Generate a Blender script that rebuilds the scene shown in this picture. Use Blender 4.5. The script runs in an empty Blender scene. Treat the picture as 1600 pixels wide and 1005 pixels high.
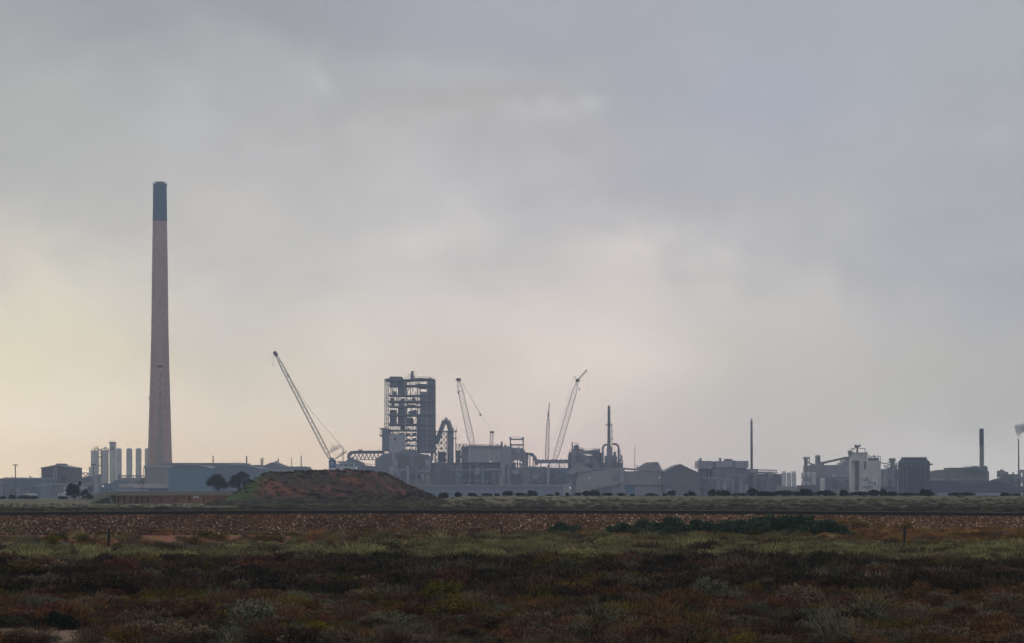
import bpy, math, random
import numpy as np
from mathutils import Vector
R = math.radians
random.seed(7); rng = np.random.default_rng(7)
scn = bpy.context.scene
col = scn.collection
F = 3600.0; HY = 763.0; CH = 3.0          # focal length and horizon row of the 1600 px wide photograph, camera height

# ---------------------------------------------------------------- camera
cd = bpy.data.cameras.new('camera'); cam = bpy.data.objects.new('camera', cd); col.objects.link(cam)
cam.location = (0, 0, CH); cam.rotation_euler = (R(90), 0, 0)
cd.sensor_width = 36; cd.lens = 36*F/1600; cd.shift_y = (HY-502.5)/1600
cd.clip_start = 0.5; cd.clip_end = 20000
scn.camera = cam

# ---------------------------------------------------------------- view, light
vs = scn.view_settings; vs.view_transform = 'Standard'; vs.look = 'None'; vs.gamma = 1; vs.use_curve_mapping = False
vs.exposure = 0.30
SUN_EL, SUN_AZ = R(11), R(-38)     # low sun behind the cloud, to the left and beyond the plant
w = bpy.data.worlds.new('World'); scn.world = w; w.use_nodes = True
nt = w.node_tree; nt.nodes.clear(); N = nt.nodes; L = nt.links
def node(t, **k):
    n = N.new(t)
    for a, b in k.items(): setattr(n, a, b)
    return n
def wmath(op, a, b=None, c=None, clamp=False):
    n = node('ShaderNodeMath', operation=op); n.use_clamp = clamp
    for i, v in enumerate((a, b, c)):
        if v is None: continue
        if isinstance(v, (int, float)): n.inputs[i].default_value = v
        else: L.new(v, n.inputs[i])
    return n.outputs[0]
def wmix(f, a, b):
    n = node('ShaderNodeMix', data_type='RGBA')
    for i, v in ((0, f), (6, a), (7, b)):
        if isinstance(v, tuple): n.inputs[i].default_value = (*v, 1)
        elif isinstance(v, (int, float)): n.inputs[i].default_value = v
        else: L.new(v, n.inputs[i])
    return n.outputs[2]
out = node('ShaderNodeOutputWorld'); bg = node('ShaderNodeBackground'); L.new(bg.outputs[0], out.inputs[0])
sky = node('ShaderNodeTexSky', sky_type='NISHITA'); sky.sun_disc = False
sky.sun_elevation = SUN_EL; sky.sun_rotation = SUN_AZ
tc = node('ShaderNodeTexCoord'); sep = node('ShaderNodeSeparateXYZ'); L.new(tc.outputs['Generated'], sep.inputs[0])
az = wmath('ARCTAN2', sep.outputs[0], sep.outputs[1]); el = wmath('ARCSINE', sep.outputs[2])
def azd(px): return math.atan((px-800)/F)
def eld(py): return math.atan((HY-py)/F)
# soft cloud noise bends the elevations the tones are read at
mp = node('ShaderNodeMapping'); mp.inputs['Scale'].default_value = (1, 1, 1.35); L.new(tc.outputs['Generated'], mp.inputs[0])
def noise(scale, detail=5, rough=0.55, dist=0.0):
    n = node('ShaderNodeTexNoise'); n.inputs['Scale'].default_value = scale; n.inputs['Detail'].default_value = detail
    n.inputs['Roughness'].default_value = rough; n.inputs['Distortion'].default_value = dist
    L.new(mp.outputs[0], n.inputs['Vector']); return n.outputs[0]
n1 = noise(13, 4, .5, .8); n2 = noise(38, 6, .55, .6)
warp = wmath('ADD', wmath('MULTIPLY', wmath('SUBTRACT', n1, .5), .042), wmath('MULTIPLY', wmath('SUBTRACT', n2, .5), .022))
elw = wmath('ADD', el, warp)
# cloud tones: columns left to right across the view, rows from the frame's top down to the horizon
ROWS = [40, 160, 300, 400, 480, 560, 640, 700]
#TABLE
SKY_TABLE = [[(0.3732, 0.3698, 0.3807), (0.354, 0.3493, 0.3743), (0.4237, 0.4164, 0.462), (0.4354, 0.4418, 0.4876), (0.4322, 0.455, 0.4729)],
    [(0.482, 0.4814, 0.4583), (0.5065, 0.4932, 0.4828), (0.4968, 0.4688, 0.4448), (0.4816, 0.4885, 0.5602), (0.4748, 0.481, 0.4773)],
    [(0.5874, 0.5694, 0.5339), (0.6878, 0.6483, 0.6057), (0.6727, 0.6309, 0.6358), (0.6203, 0.5943, 0.5923), (0.5331, 0.5194, 0.5324)],
    [(0.9345, 0.8572, 0.7121), (0.8577, 0.8106, 0.7381), (0.9017, 0.8385, 0.7746), (0.7574, 0.7234, 0.7023), (0.666, 0.6459, 0.6546)],
    [(1.2342, 1.1306, 0.8811), (1.0561, 0.9702, 0.8415), (1.2035, 1.0625, 0.9385), (1.0069, 0.9292, 0.8337), (0.7223, 0.7009, 0.7105)],
    [(1.3489, 1.196, 0.8277), (1.1231, 1.0002, 0.8063), (1.1373, 0.9547, 0.7859), (0.9284, 0.8659, 0.752), (0.8018, 0.759, 0.6948)],
    [(1.5425, 1.3478, 1.0116), (1.2705, 1.0898, 0.882), (1.2252, 1.0417, 0.8917), (0.8802, 0.8328, 0.7474), (0.7889, 0.757, 0.7045)],
    [(1.4162, 1.1621, 0.8314), (1.265, 1.0209, 0.7426), (1.1658, 0.9197, 0.8247), (0.8982, 0.8207, 0.7692), (0.9608, 0.9247, 0.8604)]]
#END
def sky_col(tones):
    top = tones[0]; grey = sum(top)/3
    st = [(0.0, tones[-1])]+[(eld(r_), c_) for r_, c_ in list(zip(ROWS, tones))[::-1]]
    st += [(.34, tuple((.72*c_*.7+.72*grey*.3) for c_ in top)), (.75, (grey*.50, grey*.49, grey*.485)), (1.55, (grey*.40, grey*.39, grey*.385))]
    ramp = node('ShaderNodeValToRGB'); L.new(wmath('MULTIPLY', elw, 1/1.6, clamp=True), ramp.inputs[0]); cr = ramp.color_ramp; cr.interpolation = 'CARDINAL'
    cr.interpolation = 'EASE' if False else 'LINEAR'
    while len(cr.elements) < len(st): cr.elements.new(.5)
    for e, (p, c) in zip(cr.elements, st): e.position = p/1.6; e.color = (*[max(.01, v/2) for v in c], 1)
    return ramp.outputs[0]
azw = wmath('ADD', az, wmath('MULTIPLY', warp, 1.2))
c = None
for i in range(5):
    tones = [r_[i] for r_ in SKY_TABLE]; ci = sky_col(tones)
    if i == 0: c = ci; continue
    mr = node('ShaderNodeMapRange', interpolation_type='SMOOTHSTEP'); L.new(azw, mr.inputs[0]); mr.inputs[1].default_value = azd(400*(i-1)); mr.inputs[2].default_value = azd(400*i)
    c = wmix(mr.outputs[0], c, ci)
# round behind the viewer the cover is an even grey
mr = node('ShaderNodeMapRange', interpolation_type='SMOOTHSTEP'); L.new(wmath('ABSOLUTE', az), mr.inputs[0]); mr.inputs[1].default_value = .9; mr.inputs[2].default_value = 2.6
c = wmix(wmath('MULTIPLY', mr.outputs[0], .9), c, (.21, .208, .21))
def bump(px, py, sx, sy, warpamt=1.0):
    """soft patch of cloud around the direction of a point, sizes in degrees"""
    dx = wmath('DIVIDE', wmath('SUBTRACT', wmath('ADD', az, wmath('MULTIPLY', warp, warpamt)), azd(px)), R(sx))
    dy = wmath('DIVIDE', wmath('SUBTRACT', wmath('ADD', el, wmath('MULTIPLY', warp, warpamt)), eld(py)), R(sy))
    return wmath('EXPONENT', wmath('MULTIPLY', wmath('ADD', wmath('MULTIPLY', dx, dx), wmath('MULTIPLY', dy, dy)), -1.0))
SKY_PATCH = [  # px, py, width, height in degrees, brightening, strength: thin cloud patches
    (975, 430, 1.7, 1.3, (.66, .575, .51), .55), (640, 450, 1.5, 1.0, (.62, .56, .51), .36), (560, 540, 1.3, .8, (.76, .68, .59), .3), (1000, 560, 1.7, .9, (.90, .76, .67), .34), (890, 560, 1.4, 1.0, (.88, .76, .67), .25),
    (870, 170, .9, .32, (.36, .355, .355), .36), (935, 150, .4, .26, (.37, .36, .36), .34), (800, 176, .5, .24, (.34, .335, .34), .3),
    (480, 150, .5, .25, (.33, .33, .335), .4), (300, 205, 1.0, .5, (.32, .32, .315), .35), (430, 232, 1.8, .2, (.33, .325, .32), .4),
    (60, 330, 1.2, .8, (.36, .355, .33), .3), (1560, 215, .5, .3, (.30, .30, .32), .4), (700, 110, 2.5, .4, (.30, .30, .305), .3),
]
for (px, py, sx, sy, cc, s) in SKY_PATCH:
    c = wmix(wmath('MULTIPLY', bump(px, py, sx, sy), s, clamp=True), c, cc)
n3 = noise(11, 7, .58, .5)
fine = wmath('ADD', wmath('MULTIPLY', wmath('SUBTRACT', n3, .5), .15), 1.0)
mul = node('ShaderNodeVectorMath', operation='SCALE'); L.new(c, mul.inputs[0]); L.new(wmath('MULTIPLY', fine, 20.0), mul.inputs['Scale'])
# below the horizon the world is the dim light off the land
below = wmath('MULTIPLY', wmath('SUBTRACT', -0.004, el), 60.0, clamp=True)
skyc = wmix(.06, mul.outputs[0], sky.outputs[0])
L.new(wmix(below, skyc, (1.2, 1.05, .9)), bg.inputs[0]); bg.inputs[1].default_value = 0.1
sd = bpy.data.lights.new('sun', 'SUN'); sd.energy = 0.5; sd.angle = R(14); sd.color = (1, .9, .76)
sun = bpy.data.objects.new('sun', sd); col.objects.link(sun)
sun.rotation_euler = (R(90)-SUN_EL, 0, math.pi - SUN_AZ)
sun.rotation_euler = Vector((math.sin(SUN_AZ)*math.cos(SUN_EL), math.cos(SUN_AZ)*math.cos(SUN_EL), math.sin(SUN_EL))).to_track_quat('Z', 'Y').to_euler()
cy = scn.cycles; cy.use_denoising = True; cy.max_bounces = 4; cy.diffuse_bounces = 2; cy.transparent_max_bounces = 16; cy.volume_bounces = 0
cy.volume_step_rate = 2.0; cy.volume_max_steps = 128

# ---------------------------------------------------------------- materials
MATS = {}
def mat(name, c, rough=.75, var=.25, scale=.4, streak=0.0, metal=0.0, c2=None, emit=None, bump_=0.0, ribs=0.0):
    if name in MATS: return MATS[name]
    m = bpy.data.materials.new(name); m.use_nodes = True; t = m.node_tree; n = t.nodes; l = t.links
    b = n['Principled BSDF']; b.inputs['Roughness'].default_value = rough; b.inputs['Metallic'].default_value = metal
    tc = n.new('ShaderNodeTexCoord')
    no = n.new('ShaderNodeTexNoise'); no.inputs['Scale'].default_value = scale; no.inputs['Detail'].default_value = 6; no.inputs['Roughness'].default_value = .65
    l.new(tc.outputs['Object'], no.inputs['Vector'])
    rp = n.new('ShaderNodeValToRGB'); l.new(no.outputs[0], rp.inputs[0])
    rp.color_ramp.elements[0].position = .3; rp.color_ramp.elements[1].position = .7
    lo = tuple(x*(1-var) for x in (c2 or c)); hi = tuple(min(.9, x*(1+var*.6)) for x in c)
    rp.color_ramp.elements[0].color = (*lo, 1); rp.color_ramp.elements[1].color = (*hi, 1)
    src = rp.outputs[0]
    if streak:
        mpn = n.new('ShaderNodeMapping'); mpn.inputs['Scale'].default_value = (1.1, 1.1, .06); l.new(tc.outputs['Object'], mpn.inputs[0])
        s = n.new('ShaderNodeTexNoise'); s.inputs['Scale'].default_value = .9; s.inputs['Detail'].default_value = 4; l.new(mpn.outputs[0], s.inputs['Vector'])
        r2 = n.new('ShaderNodeMapRange'); r2.inputs[1].default_value = .45; r2.inputs[2].default_value = .75; r2.inputs[3].default_value = 0; r2.inputs[4].default_value = streak
        l.new(s.outputs[0], r2.inputs[0])
        mx = n.new('ShaderNodeMix'); mx.data_type = 'RGBA'; l.new(r2.outputs[0], mx.inputs[0]); l.new(src, mx.inputs[6]); mx.inputs[7].default_value = (.09, .07, .055, 1)
        src = mx.outputs[2]
    l.new(src, b.inputs['Base Color'])
    if ribs:      # corrugated sheet: fine relief
        wv = n.new('ShaderNodeTexWave'); wv.bands_direction = 'X'; wv.inputs['Scale'].default_value = ribs; l.new(tc.outputs['Object'], wv.inputs['Vector'])
        bp = n.new('ShaderNodeBump'); bp.inputs['Strength'].default_value = .5; bp.inputs['Distance'].default_value = .06
        l.new(wv.outputs[0], bp.inputs['Height']); l.new(bp.outputs[0], b.inputs['Normal'])
    elif bump_:
        bp = n.new('ShaderNodeBump'); bp.inputs['Strength'].default_value = .6; bp.inputs['Distance'].default_value = bump_
        l.new(no.outputs[0], bp.inputs['Height']); l.new(bp.outputs[0], b.inputs['Normal'])
    if emit:
        b.inputs['Emission Color'].default_value = (*c, 1); b.inputs['Emission Strength'].default_value = emit
    MATS[name] = m; return m
mat('concrete', (0.432, 0.396, 0.36), .9, .22, .12, .35)
mat('stack_concrete', (.64, .44, .355), .92, .16, .07, .22)
mat('stack_stain', (.46, .36, .32), .95, .3, .2)
mat('stack_cap', (0.106, 0.156, 0.206), .85, .2, .1, .15)
mat('silo_white', (0.812, 0.85, 0.85), .55, .08, .2, .22)
mat('white_paint', (0.782, 0.805, 0.828), .6, .1, .3, .25)
mat('tower_white', (0.825, 0.812, 0.787), .8, .12, .25, .55)
mat('blue_sheet', (0.169, 0.273, 0.39), .6, .12, .08, .10, ribs=1.6)
mat('slate_blue_sheet', (0.209, 0.277, 0.358), .6, .12, .1, .15, ribs=1.6)
mat('grey_sheet', (.52, .53, .60), .65, .15, .12, .25, ribs=1.4)
mat('pale_sheet', (.52, .50, .48), .6, .15, .1, .2, ribs=1.2)
mat('pale_roof', (.62, .55, .50), .6, .15, .1, .15)
mat('tank_dark', (.022, .024, .034), .75, .3, .15, .1, ribs=1.6)
mat('dark_sheet', (.18, .19, .24), .75, .3, .15, .1, ribs=1.6)  # lightened and blued: haze over the works put into the colour
mat('mid_sheet', (.31, .315, .37), .75, .3, .1, .3, ribs=1.6)  # base colour carries a pale blue haze tint
mat('brown_sheet', (0.175, 0.161, 0.175), .8, .25, .1, .3, ribs=1.2)
mat('green_grey', (0.26, 0.267, 0.227), .8, .15, .12, .25)
mat('steel', (.21, .23, .28), .6, .35, .3)  # paler and bluer than the metal, distance haze put into its colour
mat('dark_steel', (.14, .15, .19), .65, .4, .3)
mat('light_steel', (.55, .57, .62), .55, .2, .3, .1)
mat('rust_steel', (.16, .115, .095), .8, .35, .4)
mat('duct', (.42, .42, .48), .6, .2, .2, .15)
mat('duct_purple', (0.238, 0.21, 0.245), .7, .2, .2, .1)
mat('bright_blue', (.05, .17, .34), .5, .1, .3)
mat('crane_white', (0.6, 0.612, 0.6), .5, .12, .4)
mat('crane_red', (.22, .07, .08), .55, .2, .4)
mat('crane_grey', (.22, .22, .22), .5, .12, .4)
mat('cable', (.08, .08, .08), .6, .1, .4)
mat('coal', (.028, .03, .042), .95, .4, .12, bump_=.6)
mat('glass', (.03, .035, .05), .15, .1, .3)
mat('black_opening', (.012, .012, .015), .9, .1, .3)
mat('stack_brown', (.13, .10, .09), .85, .25, .15, .2)
mat('lamp_light', (1, .95, .86), .5, 0, 1, emit=2.2)
mat('bark', (.06, .05, .042), .95, .3, 3)
mat('rail_steel', (.012, .009, .008), .6, .3, 2)
mat('rail_head', (.16, .155, .15), .5, .1, 2, metal=.5)
mat('sleeper', (.05, .036, .03), .95, .3, 3)
mat('post_wood', (.035, .028, .025), .95, .4, 6, bump_=.02)
mat('ramp_brown', (.30, .17, .11), .95, .35, .25, .4, c2=(.22, .11, .075))
mat('ramp_cap', (.28, .24, .17), .95, .2, .4)
mat('river_grey', (0.225, 0.24, 0.285), .9, .15, .05)
mat('warm_grey', (.45, .43, .42), .9, .25, .1, .2)  # pale warm grey shared by walls, bands and the bank's lit top edge

# materials that read a colour stored on the mesh or on the instancer
def attr_mat(name, attr, inst=False, rough=.9, noise_scale=0, bump_=0, trans=0):
    m = bpy.data.materials.new(name); m.use_nodes = True; t = m.node_tree; n = t.nodes; l = t.links; b = n['Principled BSDF']
    b.inputs['Roughness'].default_value = rough; b.inputs['Specular IOR Level'].default_value = .25
    a = n.new('ShaderNodeAttribute'); a.attribute_name = attr; a.attribute_type = 'INSTANCER' if inst else 'GEOMETRY'
    src = a.outputs['Color']
    if inst:     # leaf to leaf variation carried by the plant mesh
        tn = n.new('ShaderNodeAttribute'); tn.attribute_name = 'tone'
        vm = n.new('ShaderNodeVectorMath'); vm.operation = 'SCALE'; l.new(src, vm.inputs[0]); l.new(tn.outputs['Fac'], vm.inputs['Scale']); src = vm.outputs[0]
    if noise_scale:
        tc = n.new('ShaderNodeTexCoord'); no = n.new('ShaderNodeTexNoise'); no.inputs['Scale'].default_value = noise_scale; no.inputs['Detail'].default_value = 8
        no.inputs['Roughness'].default_value = .7
        l.new(tc.outputs['Object'], no.inputs['Vector'])
        mr = n.new('ShaderNodeMapRange'); mr.inputs[1].default_value = .25; mr.inputs[2].default_value = .75; mr.inputs[3].default_value = .6; mr.inputs[4].default_value = 1.4
        l.new(no.outputs[0], mr.inputs[0])
        vm = n.new('ShaderNodeVectorMath'); vm.operation = 'SCALE'; l.new(src, vm.inputs[0]); l.new(mr.outputs[0], vm.inputs['Scale']); src = vm.outputs[0]
        if bump_:
            bp = n.new('ShaderNodeBump'); bp.inputs['Distance'].default_value = bump_; l.new(no.outputs[0], bp.inputs['Height']); l.new(bp.outputs[0], b.inputs['Normal'])
    l.new(src, b.inputs['Base Color']); MATS[name] = m; return m
attr_mat('soil', 'col', noise_scale=1.3, bump_=.05)
attr_mat('ballast_stone', 'col')
attr_mat('plant', 'col', inst=True)
attr_mat('leaf', 'col')

# ---------------------------------------------------------------- mesh helpers
class Mb:
    def __init__(s): s.v = []; s.f = []; s.smooth = False
    def quadmesh(s, vs, fs):
        b = len(s.v); s.v += [tuple(p) for p in vs]; s.f += [tuple(b+i for i in f) for f in fs]; return s
    def box(s, x0, x1, y0, y1, z0, z1):
        if x0 > x1: x0, x1 = x1, x0
        if z0 > z1: z0, z1 = z1, z0
        return s.quadmesh([(x0,y0,z0),(x1,y0,z0),(x1,y1,z0),(x0,y1,z0),(x0,y0,z1),(x1,y0,z1),(x1,y1,z1),(x0,y1,z1)],
                          [(0,3,2,1),(4,5,6,7),(0,1,5,4),(1,2,6,5),(2,3,7,6),(3,0,4,7)])
    def prism(s, poly, y0, y1):                    # poly in (x, z), clockwise or not
        n = len(poly); vs = [(x, y0, z) for x, z in poly]+[(x, y1, z) for x, z in poly]
        return s.quadmesh(vs, [tuple(range(n)), tuple(range(2*n-1, n-1, -1))]+[(i, n+i, n+(i+1) % n, (i+1) % n) for i in range(n)])
    def cyl(s, p, q, r0, r1=None, n=10, caps=True):
        r1 = r0 if r1 is None else r1; p = Vector(p); q = Vector(q); d = (q-p).normalized()
        a = d.orthogonal().normalized(); b = d.cross(a)
        vs = [p+(a*math.cos(2*math.pi*i/n)+b*math.sin(2*math.pi*i/n))*r0 for i in range(n)]
        vs += [q+(a*math.cos(2*math.pi*i/n)+b*math.sin(2*math.pi*i/n))*r1 for i in range(n)]
        fs = [(i, (i+1) % n, n+(i+1) % n, n+i) for i in range(n)]
        if caps: fs += [tuple(range(n-1, -1, -1)), tuple(range(n, 2*n))]
        return s.quadmesh(vs, fs)
    def bar(s, p, q, w): return s.cyl(p, q, w*.7, n=4)
    def tube(s, pts, r, n=10):
        for a, b in zip(pts, pts[1:]):
            s.cyl(a, b, r, n=n)
        for p in pts[1:-1]: s.ball(p, r*1.01, 8, 5)
        return s
    def ball(s, c, r, n=10, m=6, zs=1.0):
        vs = []; fs = []
        for j in range(m+1):
            th = math.pi*j/m
            for i in range(n): vs.append((c[0]+r*math.sin(th)*math.cos(2*math.pi*i/n), c[1]+r*math.sin(th)*math.sin(2*math.pi*i/n), c[2]+r*zs*math.cos(th)))
        for j in range(m):
            for i in range(n): fs.append((j*n+i, (j+1)*n+i, (j+1)*n+(i+1) % n, j*n+(i+1) % n))
        return s.quadmesh(vs, fs)
    def lathe(s, cx, cy_, prof, n=24):
        vs = []; m = len(prof)
        for r, z in prof:
            for i in range(n): vs.append((cx+r*math.cos(2*math.pi*i/n), cy_+r*math.sin(2*math.pi*i/n), z))
        fs = [(j*n+i, j*n+(i+1) % n, (j+1)*n+(i+1) % n, (j+1)*n+i) for j in range(m-1) for i in range(n)]
        fs += [tuple(range(n-1, -1, -1)), tuple((m-1)*n+i for i in range(n))]
        return s.quadmesh(vs, fs)
    def lattice(s, p, q, w0, w1, seg, t, ends=True):   # square section boom with laced faces
        p = Vector(p); q = Vector(q); d = q-p; a = d.normalized().cross(Vector((0, 1, 0))).normalized(); b = Vector((0, 1, 0))
        ring = []
        for i in range(seg+1):
            k = i/seg; w = w0+(w1-w0)*k
            if ends: w *= min(1, .35+k*seg/2.2*.65, .35+(1-k)*seg/2.2*.65)
            c = p+d*k; ring.append([c+a*(sx*w/2)+b*(sy*w/2) for sx, sy in ((-1,-1),(1,-1),(1,1),(-1,1))])
        for i in range(seg):
            for j in range(4):
                s.bar(ring[i][j], ring[i+1][j], t)
                k = (j+1) % 4
                s.bar(ring[i][j], ring[i+1][k], t*.6) if i % 2 else s.bar(ring[i][k], ring[i+1][j], t*.6)
        return s
    def mesh(s, name):
        me = bpy.data.meshes.new(name); me.from_pydata(s.v, [], s.f); me.update(); return me

def tag(o, label=None, cat=None, group=None, kind=None):
    for k, v in (('label', label), ('category', cat), ('group', group), ('kind', kind)):
        if v: o[k] = v
    return o
def link_mesh(name, me, mt, parent=None, loc=(0, 0, 0)):
    o = bpy.data.objects.new(name, me); me.materials.clear(); me.materials.append(MATS[mt]); o.location = loc; o.parent = parent; col.objects.link(o); return o

def sstep(a, b, x):
    t = np.clip((x-a)/(b-a), 0, 1); return t*t*(3-2*t)
def gz(x, Y):                                  # lie of the land
    px = 800+x*F/np.maximum(Y, 40.0)
    k = sstep(640, 745, px); yc = 620-115*k; up = 1.33*k*sstep(300, 500, Y)   # a faint rise right of the mound
    return up-(3.0+up)*sstep(yc, yc+210, Y)
def gpy(px, Y): return HY+(CH-float(gz((px-800)*Y/F, Y)))*F/Y

class T:
    """a thing: an Empty on the ground; its parts are given in photograph rows/columns at the thing's own distance"""
    def __init__(s, name, label, cat, px, Y, py=None, group=None, empty=True):
        s.S = Y/F; s.px = px; s.Y = Y; s.py = gpy(px, Y) if py is None else py
        s.loc = ((px-800)*s.S, Y, CH+(HY-s.py)*s.S); s.name = name
        s.e = bpy.data.objects.new(name, None); s.e.empty_display_size = 1; s.e.location = s.loc; col.objects.link(s.e)
        tag(s.e, label, cat, group)
    def x(s, px): return (px-s.px)*s.S
    def z(s, py): return (s.py-py)*s.S
    def P(s, px, py, d=0): return (s.x(px), d, s.z(py))
    def part(s, name, mb, m, parent=None, label=None):
        o = link_mesh(name, mb.mesh(name), m, parent or s.e); tag(o, label); return o
    def B(s, name, m, x0, x1, yt, yb=None, d0=0, d1=10, parent=None, label=None):
        return s.part(name, Mb().box(s.x(x0), s.x(x1), d0, d1, s.z(s.py if yb is None else yb), s.z(yt)), m, parent, label)
    def G(s, name, m, poly, d0=0, d1=10, parent=None, label=None):
        return s.part(name, Mb().prism([(s.x(a), s.z(b)) for a, b in poly], d0, d1), m, parent, label)
    def C(s, name, m, xc, w, yt, yb=None, d=0, n=16, w1=None, parent=None, label=None, dome=False):
        r = w*s.S/2; r1 = (w if w1 is None else w1)*s.S/2; zb = s.z(s.py if yb is None else yb); zt = s.z(yt)
        prof = [(r, zb), (r1, zt-(r1*.55 if dome else 0))]
        if dome: prof += [(r1*.92, zt-r1*.30), (r1*.7, zt-r1*.11), (r1*.35, zt-r1*.02), (.02, zt)]
        return s.part(name, Mb().lathe(s.x(xc), d, prof, n), m, parent, label)
    def bars(s, name, m, segs, w, d=0, parent=None, label=None):
        mb = Mb()
        for a in segs: mb.bar(s.P(a[0], a[1], d), s.P(a[2], a[3], d), w)
        return s.part(name, mb, m, parent, label)
    def tube(s, name, m, pts, w, d=0, parent=None, n=10, label=None):
        return s.part(name, Mb().tube([s.P(a, b, d) for a, b in pts], w*s.S/2, n), m, parent, label)
    def rail(s, x0, x1, y, m='steel', h=2.4, d=0.3, parent=None, name='handrail'):
        n = max(2, int(abs(x1-x0)/3)); segs = [(x0, y-h, x1, y-h), (x0, y-h/2, x1, y-h/2)]+[(x0+(x1-x0)*i/n, y, x0+(x1-x0)*i/n, y-h) for i in range(n+1)]
        return s.bars(name, m, segs, .09, d, parent)
    def lamp(s, px, py, d=-1.2, r=.27):
        o = s.B('lamp_bracket', 'steel', px-.4, px+.4, py-.6, py+.2, d+.35, .05)
        return s.part('lamp', Mb().ball(s.P(px, py, d), r*s.S/.444, 8, 5), 'lamp_light', o)
    def windows(s, n, x0, x1, yt, yb, d=0, m='glass'):
        w_ = (x1-x0)/n
        for i in range(n):
            s.B('window', m, x0+w_*(i+.18), x0+w_*(i+.82), yt, yb, d-.12, d+.05)

def ringpts(cx, cy_, rx, ry, a0, a1, n=7):
    return [(cx+rx*math.cos(R(a0+(a1-a0)*i/n)), cy_-ry*math.sin(R(a0+(a1-a0)*i/n))) for i in range(n+1)]
def clutter(t, x0, x1, yt, yb, seed, n=10, d=-1.5, mats=('steel', 'dark_steel', 'duct', 'mid_sheet', 'light_steel'), dense=1.0):
    """process plant: vessels, pipe runs, platforms and frames standing against a wall"""
    r = random.Random(seed); W = x1-x0; H = yb-yt
    for i in range(n):
        k = r.random(); cx = x0+W*r.random(); m = r.choice(mats); top = yt+H*r.random()*.55
        dd = d-r.random()*6
        if k < .22: t.C('vessel', m, cx, 3+5*r.random(), top, yb, dd, 12, dome=r.random() < .5)
        elif k < .5:
            a = x0+W*r.random(); y = yt+H*r.random(); y2 = min(yb, y+H*.4*r.random()); b = min(x1, a+W*(.2+.5*r.random()))
            t.tube('pipe', m, [(a, y2), (a, y), (b, y), (b, min(yb, y+H*.5*r.random()+1))], .9+1.3*r.random(), dd, n=7)
        elif k < .72:
            ww = 3+9*r.random(); t.B('equipment_box', m, cx, min(x1, cx+ww), top, min(yb, top+4+8*r.random()), dd, d+1)
        elif k < .88:
            ww = 5+10*r.random(); b = min(x1, cx+ww); y = top
            segs = [(cx, y, b, y), (cx, y-2, b, y-2)]+[(cx+(b-cx)*j/4, yb, cx+(b-cx)*j/4, y-2) for j in range(5)]
            t.bars('pipe_rack', m, segs, .32, dd)
        else:
            ww = 6+14*r.random(); b = min(x1, cx+ww); y = yt+H*r.random()
            o = t.B('walkway', m, cx, b, y, y+1.1, dd, d+1); t.rail(cx, b, y, 'steel', 2.2, dd+.2, o)
def copy_tree(o, parent=None, loc=None, label=None, scale=None):
    c = o.copy(); col.objects.link(c)
    if parent: c.parent = parent
    if loc is not None: c.location = loc
    if scale is not None: c.scale = scale
    if label: c['label'] = label
    for ch in list(o.children): copy_tree(ch, c)
    return c

# value noise for laying out soils and plants
_tab = rng.random((256, 256))
def vnoise(x, y, s):
    x = np.asarray(x)/s+500; y = np.asarray(y)/s+500; xi = np.floor(x).astype(int); yi = np.floor(y).astype(int); fx = x-xi; fy = y-yi
    fx = fx*fx*(3-2*fx); fy = fy*fy*(3-2*fy); g = lambda i, j: _tab[i % 256, j % 256]
    return (g(xi, yi)*(1-fx)+g(xi+1, yi)*fx)*(1-fy)+(g(xi, yi+1)*(1-fx)+g(xi+1, yi+1)*fx)*fy
def fbm(x, y, s): return .5*vnoise(x, y, s)+.3*vnoise(x+37, y-11, s*.45)+.2*vnoise(x-91, y+53, s*.2)
def lerp(a, b, t): return np.asarray(a)*(1-t[..., None])+np.asarray(b)*t[..., None]

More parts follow.
